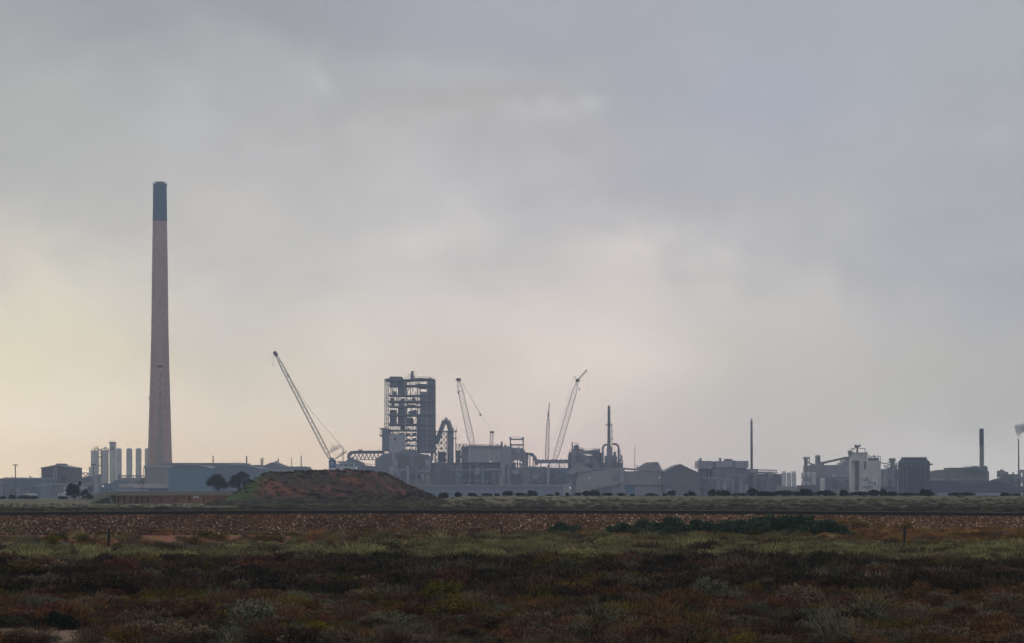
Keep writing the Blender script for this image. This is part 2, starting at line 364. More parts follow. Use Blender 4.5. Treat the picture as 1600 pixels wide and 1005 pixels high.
# ================================================================ THE LAND
def grid_mesh(name, X, Y, Z, C, m, **tags):
    ny, nx = X.shape; v = np.stack([X, Y, Z], -1).reshape(-1, 3)
    i = np.arange(ny*nx).reshape(ny, nx); f = np.stack([i[:-1, :-1], i[:-1, 1:], i[1:, 1:], i[1:, :-1]], -1).reshape(-1, 4)
    me = bpy.data.meshes.new(name); me.from_pydata(v.tolist(), [], f.tolist()); me.update()
    a = me.color_attributes.new('col', 'FLOAT_COLOR', 'POINT'); cc = np.concatenate([C.reshape(-1, 3), np.ones((ny*nx, 1))], 1)
    a.data.foreach_set('color', cc.astype(np.float32).ravel()); me.shade_smooth()
    o = link_mesh(name, me, m); tag(o, **tags); return o
SAND = (.33, .22, .15); RED = (.34, .135, .07); DARK = (.050, .036, .032); OLIVE = (.085, .082, .052)
def soil(X, Y):
    px = 800+X*F/np.maximum(Y, 30.0); py = HY+CH*F/np.maximum(Y, 30.0)
    n = fbm(X, Y, 9.0); n2 = fbm(X+200, Y, 3.0)
    c = lerp(DARK, (.095, .055, .042), sstep(.4, .7, n))
    bare = sstep(.60, .70, fbm(X+50, Y*2.2, 13.0))*(1-sstep(300, 900, px)*.85)*(Y < 75)
    # bare sandy openings on the left
    for (bx, by, rx, ry) in ((50, 915, 110, 7), (180, 911, 50, 6), (112, 954, 44, 9), (50, 990, 110, 13), (150, 1000, 40, 6), (560, 950, 18, 4), (1550, 930, 18, 3)):
        bare = np.maximum(bare, sstep(1.5, .6, ((px-bx)/rx)**2+((py-by)/ry)**2+(n2-.5)*1.5))
    c = lerp(c, np.broadcast_to(SAND, c.shape), bare*.9)
    red = sstep(122, 132, Y+(n-.5)*16)*(Y < 152)
    c = lerp(c, np.broadcast_to(RED, c.shape), red)
    far = sstep(156, 165, Y); pale_olive = lerp((.17, .155, .085), (.25, .22, .13), sstep(.35, .65, fbm(X, Y*.3, 40.0)))
    drk = lerp((.075, .068, .042), (.12, .105, .062), sstep(.4, .7, fbm(X+70, Y*.4, 12.0))); c = lerp(c, lerp(drk, pale_olive, sstep(330, 430, Y+(n-.5)*90)), far)  # pale olive ground far off, darker scrub ground nearer
    return c, bare
def ax(a, b, st, lim, g):
    r = list(np.arange(a, b, st)); d = st; x = b
    while x < lim: r.append(x); d *= g; x += d
    r.append(lim); return np.array(r)
half = ax(0, 44, .6, 1700, 1.10); xs = np.concatenate([-half[:0:-1], half])
ys = np.concatenate([np.array([-300, -120, -40, 0, 20, 30]), np.arange(34, 150, .6), ax(150, 200, 2, 1300, 1.03), np.arange(1340, 2401, 100)])
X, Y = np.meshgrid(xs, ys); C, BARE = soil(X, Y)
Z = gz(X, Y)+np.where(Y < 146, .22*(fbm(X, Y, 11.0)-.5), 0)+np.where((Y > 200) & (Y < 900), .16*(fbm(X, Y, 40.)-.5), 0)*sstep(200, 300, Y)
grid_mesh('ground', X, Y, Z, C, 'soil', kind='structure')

# long heap of red earth with plants on it
def mound_h(X, Y):
    S = 420/F; px = 800+X/S
    top = np.interp(px, [330, 352, 375, 395, 406, 420, 450, 500, 540, 590, 603, 615, 640, 665, 690, 720], [791, 784, 771, 754, 746.5, 741, 739.5, 738, 738.5, 740, 743, 749, 763, 775, 785, 791])
    h = (789-top)*S
    u = np.clip(1-np.abs(Y-428)/30.0, 0, 1); prof = sstep(0, .62, u*1.0)
    h = h*prof; h = np.maximum(h, 0)
    return h+(fbm(X, Y, 5.0)-.5)*.7*(h > .2)*sstep(.1, 1.4, h)+(vnoise(X*1.0+Y*.15, Y*.25, 1.5)-.5)*.5*sstep(.3, 1.6, h)*(u < .95)-(h < .02)*.3
mx = np.arange(-60, -8, .28); my = np.arange(397, 459, .5); X, Y = np.meshgrid(mx, my); H = mound_h(X, Y)
px = 800+X*F/420
rn = .6*fbm(X+(Y-400)*.9, Y*.3, 3.2)+.4*fbm(X, Y, 9.0)
C = lerp((.095, .058, .046), (.085, .068, .050), sstep(.35, .65, fbm(X, Y, 6.0)))
redm = sstep(.42, .60, rn)*sstep(1.0, 2.4, H); C = lerp(C, np.broadcast_to((.29, .11, .062), C.shape), redm*.8)
grn = sstep(425, 400, px+(rn-.5)*30)*sstep(.3, 1.0, H); C = lerp(C, np.broadcast_to((.065, .13, .02), C.shape), grn)
low = sstep(1.6, .7, H); C = lerp(C, np.broadcast_to((.085, .08, .055), C.shape), low*.8)
grid_mesh('earth_mound', X, Y, H+.02, C, 'soil', kind='structure')

# raised yard held by the loading ramp wall
me = Mb(); tp = [(-78, 453), (-50, 453), (-62, 800), (-142, 800)]; bt = [(-91, 453.2), (-50, 453.2), (-62, 830), (-165, 830)]
me.quadmesh([(*p, 1.9) for p in tp]+[(*p, -3.2) for p in bt], [(0, 1, 2, 3), (0, 4, 5, 1), (1, 5, 6, 2), (2, 6, 7, 3), (3, 7, 4, 0)])
m_ = me.mesh('raised_yard'); a = m_.color_attributes.new('col', 'FLOAT_COLOR', 'POINT')
a.data.foreach_set('color', np.tile(np.array([.07, .066, .045, 1], np.float32), len(m_.vertices)))
tag(link_mesh('raised_yard', m_, 'soil'), kind='structure')

# ================================================================ RAILWAY
TY = 152.5
def tz(x): return 1.30-.13*(abs(x)/33.0)**2*min(1, 33/max(33, abs(x)))-(.05*max(0, min(1.5, x/33)))
emb = Mb(); xsn = list(np.arange(-48, 48.1, 2)); xsn = [-1600, -300, -90]+xsn+[90, 300, 1600]
rows = []
for x in xsn:
    z = tz(max(-48, min(48, x))); rows.append([(x, TY-5.4, -.25), (x, TY-4.9, .02), (x, TY-1.9, z-.03), (x, TY+1.9, z-.03), (x, TY+5.0, -.25)])
vv = [p for r_ in rows for p in r_]; ff = [(i*5+j, (i+1)*5+j, (i+1)*5+j+1, i*5+j+1) for i in range(len(rows)-1) for j in range(4)]
emb.quadmesh(vv, ff); em = emb.mesh('rail_embankment'); a = em.color_attributes.new('col', 'FLOAT_COLOR', 'POINT')
a.data.foreach_set('color', np.tile(np.array([.12, .055, .030, 1], np.float32), len(em.vertices)))
tag(link_mesh('rail_embankment', em, 'soil'), kind='structure')
tr = bpy.data.objects.new('railway_track', None); tr.location = (0, TY, 1.3); col.objects.link(tr)
tag(tr, 'single railway track on a pale stone ballast bank crossing the whole view', 'railway track')
def rail_mesh(y, part):
    mb = Mb(); pr = {'foot': [(-.09, -.07), (.09, -.07), (.05, .03), (.045, .185), (-.045, .185), (-.05, .03)], 'head': [(-.046, .187), (.046, .187), (.046, .203), (.036, .208), (-.036, .208), (-.046, .203)]}[part]
    xr = [-1600, -48]+list(np.arange(-46, 47, 2))+[48, 1600]; n = len(pr); vs = [(x, y+a_, tz(max(-48, min(48, x)))-1.3+.06+b_) for x in xr for a_, b_ in pr]
    fs = [(i*n+j, i*n+(j+1) % n, (i+1)*n+(j+1) % n, (i+1)*n+j) for i in range(len(xr)-1) for j in range(n)]
    return mb.quadmesh(vs, fs)
for y in (-.72, .72):
    o = link_mesh('rail', rail_mesh(y, 'foot').mesh('rail'), 'rail_steel', tr); link_mesh('rail_head', rail_mesh(y, 'head').mesh('rail_head'), 'rail_head' if y > 0 else 'rail_head', o)
sl = Mb().box(-.12, .12, -1.25, 1.25, -.14, .035).mesh('sleeper'); k = 0
for i in range(-76, 77):
    x = i*.56; link_mesh('sleeper', sl, 'sleeper', tr, (x, 0, tz(x)-1.3))

def stones(name, n, xr, fy, fz, size, palette, weights, label, cat):
    x = rng.uniform(*xr, n); u = rng.random(n); y = fy(x, u); z = fz(x, u); s = rng.uniform(*size, n)
    base = np.array([[-1,-1,-1],[1,-1,-1],[1,1,-1],[-1,1,-1],[-1,-1,1],[1,-1,1],[1,1,1],[-1,1,1]], float)*.5
    V = base[None]*s[:, None, None]*rng.uniform(.55, 1.25, (n, 8, 3))
    a = rng.uniform(0, 6.28, n); b = rng.uniform(0, 6.28, n)
    ca, sa, cb, sb = np.cos(a)[:, None], np.sin(a)[:, None], np.cos(b)[:, None], np.sin(b)[:, None]
    vx, vy, vz = V[..., 0], V[..., 1], V[..., 2]; vx, vy = vx*ca-vy*sa, vx*sa+vy*ca; vy, vz = vy*cb-vz*sb, vy*sb+vz*cb
    V = np.stack([vx+x[:, None], vy+y[:, None], vz+z[:, None]], -1).reshape(-1, 3)
    q = np.array([[0,3,2,1],[4,5,6,7],[0,1,5,4],[1,2,6,5],[2,3,7,6],[3,0,4,7]]); Fc = (q[None]+8*np.arange(n)[:, None, None]).reshape(-1, 4)
    me = bpy.data.meshes.new(name); me.vertices.add(len(V)); me.vertices.foreach_set('co', V.astype(np.float32).ravel())
    me.loops.add(Fc.size); me.loops.foreach_set('vertex_index', Fc.astype(np.int32).ravel())
    me.polygons.add(len(Fc)); me.polygons.foreach_set('loop_start', np.arange(0, Fc.size, 4, dtype=np.int32)); me.update(calc_edges=True)
    pi = rng.choice(len(palette), n, p=weights); c = np.array(palette)[pi]*rng.uniform(.7, 1.25, (n, 1))*(1+.45*sstep(-12, 8, x))[:, None]
    redd = sstep(.35, .75, fbm(x, u*5+x*.02, 6.0)+.35*(u-.55)); c = c*(1-redd[:, None]*.4)+np.array([.14, .066, .042])*redd[:, None]*.4; c = c*np.array([1.14, 1.03, .88])*(.62+.85*fbm(x, u*3+x*.3, 1.6))[:, None]*(.8+.4*fbm(x+9, u*3, .5))[:, None]
    c = np.repeat(np.concatenate([c, np.ones((n, 1))], 1), 8, 0)
    a_ = me.color_attributes.new('col', 'FLOAT_COLOR', 'POINT'); a_.data.foreach_set('color', c.astype(np.float32).ravel())
    o = link_mesh(name, me, 'ballast_stone'); tag(o, label, cat, kind='stuff'); return o
vtz = np.vectorize(tz)
stones('ballast_stones', 62000, (-46, 46), lambda x, u: TY-4.95+3.15*u+rng.normal(0, .02, len(u)), lambda x, u: .03+u*(vtz(x)-.03), (.04, .115),
       [(.07, .043, .029), (.17, .115, .082), (.30, .225, .17), (.55, .46, .38), (.14, .062, .034)], [.47, .23, .12, .05, .13],
       'brown and cream crushed stones on the side of the railway bank', 'ballast')

# ================================================================ PLANT PROTOTYPES (meshes for the scattered ground cover)
def leafmesh(name, P, D, Wd, Ln, tone, tri=False):
    """one small quad per leaf: P centre, D direction, widths, lengths"""
    n = len(P); D = D/np.linalg.norm(D, axis=1, keepdims=True); r = rng.normal(size=(n, 3)); s = np.cross(D, r); s /= np.linalg.norm(s, axis=1, keepdims=True)
    a = P-s*Wd[:, None]/2; b = P+s*Wd[:, None]/2; tip = P+D*Ln[:, None]; c = tip+s*Wd[:, None]*.2; d = tip-s*Wd[:, None]*.2
    V = np.stack([a, b, c, d], 1).reshape(-1, 3); Fc = np.arange(4*n).reshape(n, 4)
    me = bpy.data.meshes.new(name); me.from_pydata(V.tolist(), [], Fc.tolist()); me.update()
    at = me.attributes.new('tone', 'FLOAT', 'POINT'); at.data.foreach_set('value', np.repeat(tone, 4).astype(np.float32)); return me
def sphere_pts(n, hemi=True):
    d = rng.normal(size=(n, 3)); d /= np.linalg.norm(d, axis=1, keepdims=True)
    if hemi: d[:, 2] = np.abs(d[:, 2])
    return d
PROTO = []
def proto(kind, seed):
    if kind == 'cushion':          # rounded leafy bush made of uneven clumps
        P = []; D = []
        for _ in range(9):
            c = np.array([rng.normal(0, .32), rng.normal(0, .32), rng.uniform(.15, .55)]); rr = rng.uniform(.22, .42); d = sphere_pts(85); P.append(c+d*rr*rng.uniform(.6, 1.05, (85, 1))*[1, 1, .8]); D.append(d+rng.normal(0, .5, d.shape))
        P = np.concatenate(P); D = np.concatenate(D); n = len(P); Wd = rng.uniform(.03, .065, n); Ln = rng.uniform(.05, .12, n)
    elif kind == 'twiggy':         # thin bare stems fanning out
        n = 420; d = sphere_pts(n); d[:, 2] = d[:, 2]*.9+.25; P = d*rng.uniform(.05, .75, (n, 1))*[1, 1, .8]; D = d+rng.normal(0, .35, d.shape); Wd = rng.uniform(.010, .022, n); Ln = rng.uniform(.12, .34, n)
    elif kind == 'spiky':          # upright pale saltbush and grass
        n = 480; P = np.stack([rng.normal(0, .36, n), rng.normal(0, .36, n), rng.uniform(0, .55, n)], 1); D = np.stack([rng.normal(0, .35, n)+P[:, 0]*.6, rng.normal(0, .35, n)+P[:, 1]*.6, rng.uniform(.7, 1.3, n)], 1); Wd = rng.uniform(.018, .045, n); Ln = rng.uniform(.10, .32, n)
    elif kind == 'tussock':
        n = 260; P = np.stack([rng.normal(0, .12, n), rng.normal(0, .12, n), np.zeros(n)], 1); D = np.stack([rng.normal(0, .55, n), rng.normal(0, .55, n), rng.uniform(.5, 1.2, n)], 1); Wd = rng.uniform(.015, .03, n); Ln = rng.uniform(.35, .95, n)
    else:                          # low spreading mat
        n = 520; a = rng.uniform(0, 6.28, n); rr = np.sqrt(rng.random(n))*.75; P = np.stack([rr*np.cos(a), rr*np.sin(a), rng.uniform(.02, .32, n)*(1.1-rr)], 1); D = sphere_pts(n)+[0, 0, .3]; Wd = rng.uniform(.03, .06, n); Ln = rng.uniform(.05, .14, n)
    tone = np.clip(rng.normal(1, .28, len(P)), .45, 1.9)
    me = leafmesh('plant_'+kind, P, D, Wd, Ln, tone); me.materials.append(MATS['plant'])
    o = bpy.data.objects.new('plant_'+kind, me); PROTO.append((kind, o)); return o
for k in ('cushion', 'cushion', 'cushion', 'twiggy', 'twiggy', 'spiky', 'spiky', 'spiky', 'tussock', 'tussock', 'mat', 'mat'): proto(k, 0)
KIDX = {}
for i, (k, o) in enumerate(PROTO): KIDX.setdefault(k, []).append(i)

def scatter(name, label, cat, P, scale, zs, colr, kinds):
    n = len(P); me = bpy.data.meshes.new(name); me.from_pydata(P.tolist(), [], []); me.update()
    idx = np.array([random.choice(KIDX[k]) for k in kinds], np.int32)
    a = me.attributes.new('idx', 'INT', 'POINT'); a.data.foreach_set('value', idx)
    a = me.attributes.new('col', 'FLOAT_COLOR', 'POINT'); a.data.foreach_set('color', np.concatenate([colr, np.ones((n, 1))], 1).astype(np.float32).ravel())
    a = me.attributes.new('size', 'FLOAT_VECTOR', 'POINT'); a.data.foreach_set('vector', np.stack([scale, scale, scale*zs], 1).astype(np.float32).ravel())
    a = me.attributes.new('turn', 'FLOAT_VECTOR', 'POINT'); a.data.foreach_set('vector', np.stack([rng.normal(0, .08, n), rng.normal(0, .08, n), rng.uniform(0, 6.28, n)], 1).astype(np.float32).ravel())
    o = bpy.data.objects.new(name, me); col.objects.link(o); tag(o, label, cat, kind='stuff')
    g = bpy.data.node_groups.new(name, 'GeometryNodeTree'); g.interface.new_socket('Geometry', in_out='INPUT', socket_type='NodeSocketGeometry'); g.interface.new_socket('Geometry', in_out='OUTPUT', socket_type='NodeSocketGeometry')
    gi = g.nodes.new('NodeGroupInput'); go = g.nodes.new('NodeGroupOutput'); jn = g.nodes.new('GeometryNodeJoinGeometry')
    def named(nm, ty):
        q = g.nodes.new('GeometryNodeInputNamedAttribute'); q.data_type = ty; q.inputs[0].default_value = nm
        return next(s for s in q.outputs if s.enabled and s.name == 'Attribute')
    ia, sa, ta = named('idx', 'INT'), named('size', 'FLOAT_VECTOR'), named('turn', 'FLOAT_VECTOR')
    for k in sorted(set(idx.tolist())):
        oi = g.nodes.new('GeometryNodeObjectInfo'); oi.inputs[0].default_value = PROTO[k][1]
        cp = g.nodes.new('FunctionNodeCompare'); cp.data_type = 'INT'; cp.operation = 'EQUAL'; g.links.new(ia, cp.inputs[2]); cp.inputs[3].default_value = k
        ip = g.nodes.new('GeometryNodeInstanceOnPoints'); g.links.new(gi.outputs[0], ip.inputs['Points']); g.links.new(cp.outputs[0], ip.inputs['Selection'])
        g.links.new(oi.outputs['Geometry'], ip.inputs['Instance']); g.links.new(sa, ip.inputs['Scale']); g.links.new(ta, ip.inputs['Rotation'])
        g.links.new(ip.outputs[0], jn.inputs[0])
    g.links.new(jn.outputs[0], go.inputs[0]); md = o.modifiers.new('scatter', 'NODES'); md.node_group = g
    return o
def area_pts(y0, y1, dens, pad=4):
    """random points in the wedge of ground in front of the camera"""
    wmax = y1*.2235+pad; n = int((y1-y0)*2*wmax*dens); x = rng.uniform(-wmax, wmax, n); y = rng.uniform(y0, y1, n)
    k = np.abs(x) < y*.2235+pad; return x[k], y[k]
def groundz(x, y): return gz(x, y)+np.where(y < 146, .22*(fbm(x, y, 11.0)-.5), 0)
PAL = {'maroon': (.10, .045, .036), 'grey': (.120, .100, .086), 'brown': (.115, .064, .036), 'olive': (.095, .075, .020), 'yellow': (.105, .092, .014), 'dark': (.040, .034, .026),
       'plum': (.072, .046, .040), 'pale': (.19, .19, .115), 'sage': (.15, .15, .095), 'orange': (.19, .105, .045), 'green': (.060, .110, .058), 'straw': (.24, .20, .12), 'bluegrey': (.10, .105, .092)}
def pick(names, wts, x, y, s, seed, jit=.13):
    """patchy choice of plant species from noise"""
    v = np.clip((fbm(x+seed*71, y*1.6+seed*13, s)-.5)*1.9+.5+rng.normal(0, jit, len(x)), 0, .9999); cw = np.cumsum(wts)/np.sum(wts); return np.array(names)[np.searchsorted(cw, v)]
def cols(sp): return np.array([PAL[s] for s in sp])*np.array([1.36, 1.26, .95])*np.clip(np.exp(rng.normal(0, .30, (len(sp), 1))), .5, 1.45)
def hid(x, y):   # keep bare openings bare
    _, b = soil(x[None], y[None]); return b[0] > .22

# nearest belt: brown, maroon and grey samphire with yellow green cushions
x, y = area_pts(41, 62, 6.0); k = ~hid(x, y); x, y = x[k], y[k]
sp = pick(['grey', 'brown', 'maroon', 'plum', 'olive', 'maroon', 'grey', 'dark', 'yellow', 'brown', 'bluegrey'], [1, 1.3, 1.6, 1.2, 1, .9, 1.3, 1, .55, 1, .8], x, y, 3.0, 1, .30)
kd = [random.choice({'grey': ['twiggy', 'twiggy', 'cushion'], 'bluegrey': ['twiggy', 'cushion'], 'yellow': ['cushion', 'mat'], 'olive': ['cushion', 'spiky'], 'dark': ['cushion', 'twiggy'], 'maroon': ['mat', 'cushion', 'twiggy']}.get(s, ['mat', 'cushion', 'spiky'])) for s in sp]
sc = rng.uniform(.22, .58, len(x))*np.where(rng.random(len(x)) < .07, 1.5, 1)
scatter('near_scrub', 'brown, maroon, grey and olive low scrub filling the nearest ground', 'scrub', np.stack([x, y, groundz(x, y)-.02], 1), sc, rng.uniform(.65, 1.15, len(x)), cols(sp)*.98, kd)
# dark belt
x, y = area_pts(58, 88, 3.2); e = (fbm(x, y, 6.0)-.5)*12+(fbm(x+80, y*.5, 16.0)-.5)*14; k = (y+e > 61) & (y-e*1.3 < 84); x, y = x[k], y[k]; k = ~hid(x, y); x, y = x[k], y[k]
sp = pick(['dark', 'plum', 'dark', 'grey', 'dark', 'maroon', 'bluegrey', 'dark', 'olive'], [1.4, 1.2, 1.2, .8, 1.2, .7, .5, 1.2, .35], x, y, 6.0, 2, .26)
kd = [random.choice(['cushion', 'twiggy', 'cushion', 'mat', 'spiky']) for s in sp]; sc = rng.uniform(.45, 1.0, len(x))
scatter('dark_scrub', 'band of dark grey and plum scrub behind the nearest plants', 'scrub', np.stack([x, y, groundz(x, y)-.02], 1), sc, rng.uniform(.6, 1.05, len(x)), cols(sp)*.88, kd)
# pale belt
x, y = area_pts(76, 124, 4.2); e = (fbm(x, y, 7.0)-.5)*14+(fbm(x+80, y*.4, 16.0)-.5)*26; px = 800+x*F/y
k = (y-e*1.1 > 83) & (y+.4*e < 109+12*sstep(380, 760, px)-8*sstep(1260, 1360, px))
for pp, py_ in ((170, 858), (785, 841), (1412, 858), (1179, 853)): k &= ~((np.abs(px-pp) < 9) & (y > 88) & (y < 3*F/(py_-HY)+.3))
x, y, px = x[k], y[k], px[k]
sp = pick(['sage', 'dark', 'pale', 'grey', 'sage', 'plum', 'pale', 'grey', 'olive', 'sage', 'dark'], [1.2, .5, 1.3, .8, 1.2, .4, 1.4, .8, .5, 1, .5], x, y*.8, 4.5, 3, .2)
thin = rng.random(len(x)) < np.where(px < 330, .55, 1.0); x, y, sp = x[thin], y[thin], sp[thin]
kd = [random.choice(['spiky', 'spiky', 'cushion', 'twiggy']) for s in sp]; sc = rng.uniform(.3, .7, len(x))*np.where(rng.random(len(x)) < .05, 1.5, 1)
scatter('pale_saltbush', 'band of pale grey green saltbush and grass before the railway bank', 'saltbush', np.stack([x, y, groundz(x, y)-.02], 1), sc, rng.uniform(.65, 1.1, len(x)), cols(sp)*np.array([1.05, 1.06, 1.0]), kd)
# red verge: sparse on the left, thick and golden on the right
x, y = area_pts(116, 148, 2.6); px = 800+x*F/y
k = rng.random(len(x)) < np.where(px < 450, .10, .28+.55*sstep(430, 1000, px))*np.where(y > 138, .30+.5*sstep(1200, 1400, px), 1); x, y, px = x[k], y[k], px[k]
sp = np.where(px > 1250, pick(['orange', 'straw', 'brown', 'orange', 'olive', 'plum', 'grey'], [1.3, .4, 1.2, 1.2, 1, .8, .6], x, y, 3.0, 4), pick(['brown', 'olive', 'straw', 'grey', 'sage', 'orange', 'yellow'], [1, 1, .3, 1.2, 1, .6, .5], x, y, 4.0, 5))
kd = [random.choice(['tussock', 'spiky', 'cushion', 'mat']) for s in sp]; sc = rng.uniform(.35, .8, len(x))
scatter('verge_plants', 'tufts and low bushes scattered on the red soil at the foot of the railway bank', 'verge plants', np.stack([x, y, groundz(x, y)-.02], 1), sc, rng.uniform(.6, 1.1, len(x)), cols(sp)*np.where(px > 1250, 1.35, 1.0)[:, None], kd)
# field beyond the line
x, y = area_pts(160, 420, .42, 10); k = (mound_h(x, y) < .05); x, y = x[k], y[k]; px = 800+x*F/y; py = HY+3*F/y
k = ~((px < 372) & (y > 330)) & ~((px > 640) & (y > 330) & (rng.random(len(x)) < .6)); x, y, px = x[k], y[k], px[k]
sp = pick(['sage', 'olive', 'grey', 'dark', 'sage', 'plum'], [1, 1, 1, .6, 1.3, .6], x, y*.4, 14.0, 6, .25); sc = rng.uniform(.35, .95, len(x))
kd = [random.choice(['cushion', 'spiky', 'mat']) for s in sp]
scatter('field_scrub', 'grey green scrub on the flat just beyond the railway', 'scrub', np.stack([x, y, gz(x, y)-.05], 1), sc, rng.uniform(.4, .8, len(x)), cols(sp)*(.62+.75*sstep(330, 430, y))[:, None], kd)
x, y = area_pts(420, 620, .16, 15); px = 800+x*F/y; k = (mound_h(x, y) < .05) & (y < np.where(px > 640, 485, 600)) & ~((px < 372) & (y < 455)) & (rng.random(len(x)) < .5) & ~((x < -50) & (x > -150) & (y > 440) & (y < 800)); x, y = x[k], y[k]; px = 800+x*F/y
k = rng.random(len(x)) < (.25+.75*sstep(.45, .6, fbm(x, y*.35, 40.0)))*(1.25-sstep(430, 700, y)); x, y = x[k], y[k]
sp = pick(['olive', 'sage', 'dark', 'olive', 'green', 'grey'], [1, 1, .8, 1, .6, .8], x, y*.3, 30.0, 7); sc = rng.uniform(.35, .8, len(x))
scatter('far_field_scrub', 'olive scrub on the far half of the flat field', 'scrub', np.stack([x, y, gz(x, y)-.05], 1), sc, rng.uniform(.3, .5, len(x)), cols(sp)*1.6, [random.choice(['cushion', 'mat']) for _ in sp])
x, y = area_pts(330, 600, .12, 10); px = 800+x*F/y; k = (px < 372) & ~((x < -50) & (x > -150) & (y > 446) & (y < 800)) & (mound_h(x, y) < .05); x, y = x[k], y[k]
sp = pick(['sage', 'olive', 'straw', 'grey', 'dark'], [1, 1, .6, 1, .5], x, y*.3, 20.0, 9, .25); sc = rng.uniform(.2, .5, len(x))
scatter('left_field_grass', 'low dry grass on the flat before the left sheds', 'grass', np.stack([x, y, gz(x, y)-.03], 1), sc, rng.uniform(.4, .8, len(x)), cols(sp), [random.choice(['cushion', 'spiky', 'mat']) for _ in sp])
# plants on the heap
n = 4200; x = rng.uniform(-58, -10, n); y = rng.uniform(397, 432, n); h = mound_h(x, y); k = (h > -.05); px = 800+x*F/420
dn = np.where(h > 5.0, .55, np.where(h < 2.4, .9, .30)); dn = np.where((px < 425) & (h > .6), .35, dn); k &= rng.random(n) < dn; x, y, h, px = x[k], y[k], h[k], px[k]
sp = pick(['dark', 'sage', 'plum', 'grey', 'sage', 'dark', 'olive'], [1, 1, .7, 1, 1, .8, .5], x, y, 5.0, 8)
sp = np.where((px < 425) & (h > .5), np.where(rng.random(len(x)) < .6, 'green', 'olive'), sp); sp = np.where(h > 5.2, np.where(rng.random(len(x)) < .6, 'dark', sp), sp)
sc = rng.uniform(.28, .72, len(x))*np.where(h > 5.0, .85, 1)
scatter('mound_scrub', 'small grey and dark bushes dotted over the red earth mound', 'scrub', np.stack([x, y, h-.05], 1), sc, rng.uniform(.5, 1.1, len(x)), cols(sp)*np.where(h < 2, 1.0, .85)[:, None], [random.choice(['cushion', 'twiggy', 'cushion', 'spiky']) for _ in sp])

# ================================================================ SINGLE BUSHES AND TREES
def leaf_obj(name, P, D, Wd, Ln, c, cvar, parent=None, loc=(0, 0, 0)):
    me = leafmesh(name, P, D, Wd, Ln, np.ones(len(P)))
    n = len(P); cc = np.array(c)[None]*rng.uniform(1-cvar, 1+cvar, (n, 1))*rng.uniform(.9, 1.1, (n, 3)); cc = np.repeat(np.concatenate([cc, np.ones((n, 1))], 1), 4, 0)
    a = me.color_attributes.new('col', 'FLOAT_COLOR', 'POINT'); a.data.foreach_set('color', cc.astype(np.float32).ravel())
    return link_mesh(name, me, 'leaf', parent, loc)
def clumps(nc, per, ext, rr, zc=(.3, .9), core=.5):
    P = []; D = []
    for _ in range(nc):
        a = rng.uniform(0, 6.28); q = math.sqrt(rng.random()); c = np.array([q*math.cos(a)*ext[0], q*math.sin(a)*ext[1], rng.uniform(*zc)*ext[2]*(1-.35*q*q)])
        r_ = rng.uniform(*rr); d = sphere_pts(per, False); P.append(c+d*r_*rng.uniform(core, 1.05, (per, 1))*[1, 1, .75]); D.append(d+rng.normal(0, .6, d.shape))
    return np.concatenate(P), np.concatenate(D)
def bush(name, label, cat, px0, px1, pyt, Y, c, z=None, group=None, leaves=1800, leaf=None, cvar=.35, ybase=None):
    S = Y/F; cx = ((px0+px1)/2-800)*S; zb = float(gz(cx, Y)) if z is None else z; wd = (px1-px0)*S/2; ht = CH+(HY-pyt)*S-zb
    e = bpy.data.objects.new(name, None); e.location = (cx, Y, zb); e.empty_display_size = .5; col.objects.link(e); tag(e, label, cat, group)
    P, D = clumps(16, leaves//16, (wd*.86, wd*.6, ht*.86), (ht*.22, ht*.40)); lf = leaf or max(.06, S*.6)
    P[:, 2] = np.clip(P[:, 2], .02, ht); n = len(P); leaf_obj('foliage', P, D, rng.uniform(.5, 1.1, n)*lf, rng.uniform(.8, 1.6, n)*lf, c, cvar, e)
    mb = Mb()
    for i in range(5): a = i*1.26+.4; mb.cyl((0, 0, -.1), (math.cos(a)*wd*.35, math.sin(a)*wd*.3, ht*.6), ht*.03, ht*.012, 5)
    link_mesh('stem', mb.mesh('stem'), 'bark', e); return e
DKG = (.020, .023, .012)
protos = [bush('bush', 'dark round bush standing alone, first to the right of the red mound', 'bush', 687, 699.5, 768, 497, DKG, leaves=1500, leaf=.16),
          bush('bush', 'flat topped dark bush below the inverted duct', 'bush', 709.5, 720, 769, 500, DKG, leaves=1500, leaf=.16),
          bush('bush', 'broad low dark bush under the left edge of the pale smelter block', 'bush', 730, 745, 770.5, 497, DKG, leaves=1500, leaf=.16)]
G = 'round bushes along the far edge of the field'
for b in protos: b['group'] = G
src = [(687, 699.5, 768, 497), (709.5, 720, 769, 500), (730, 745, 770.5, 497)]
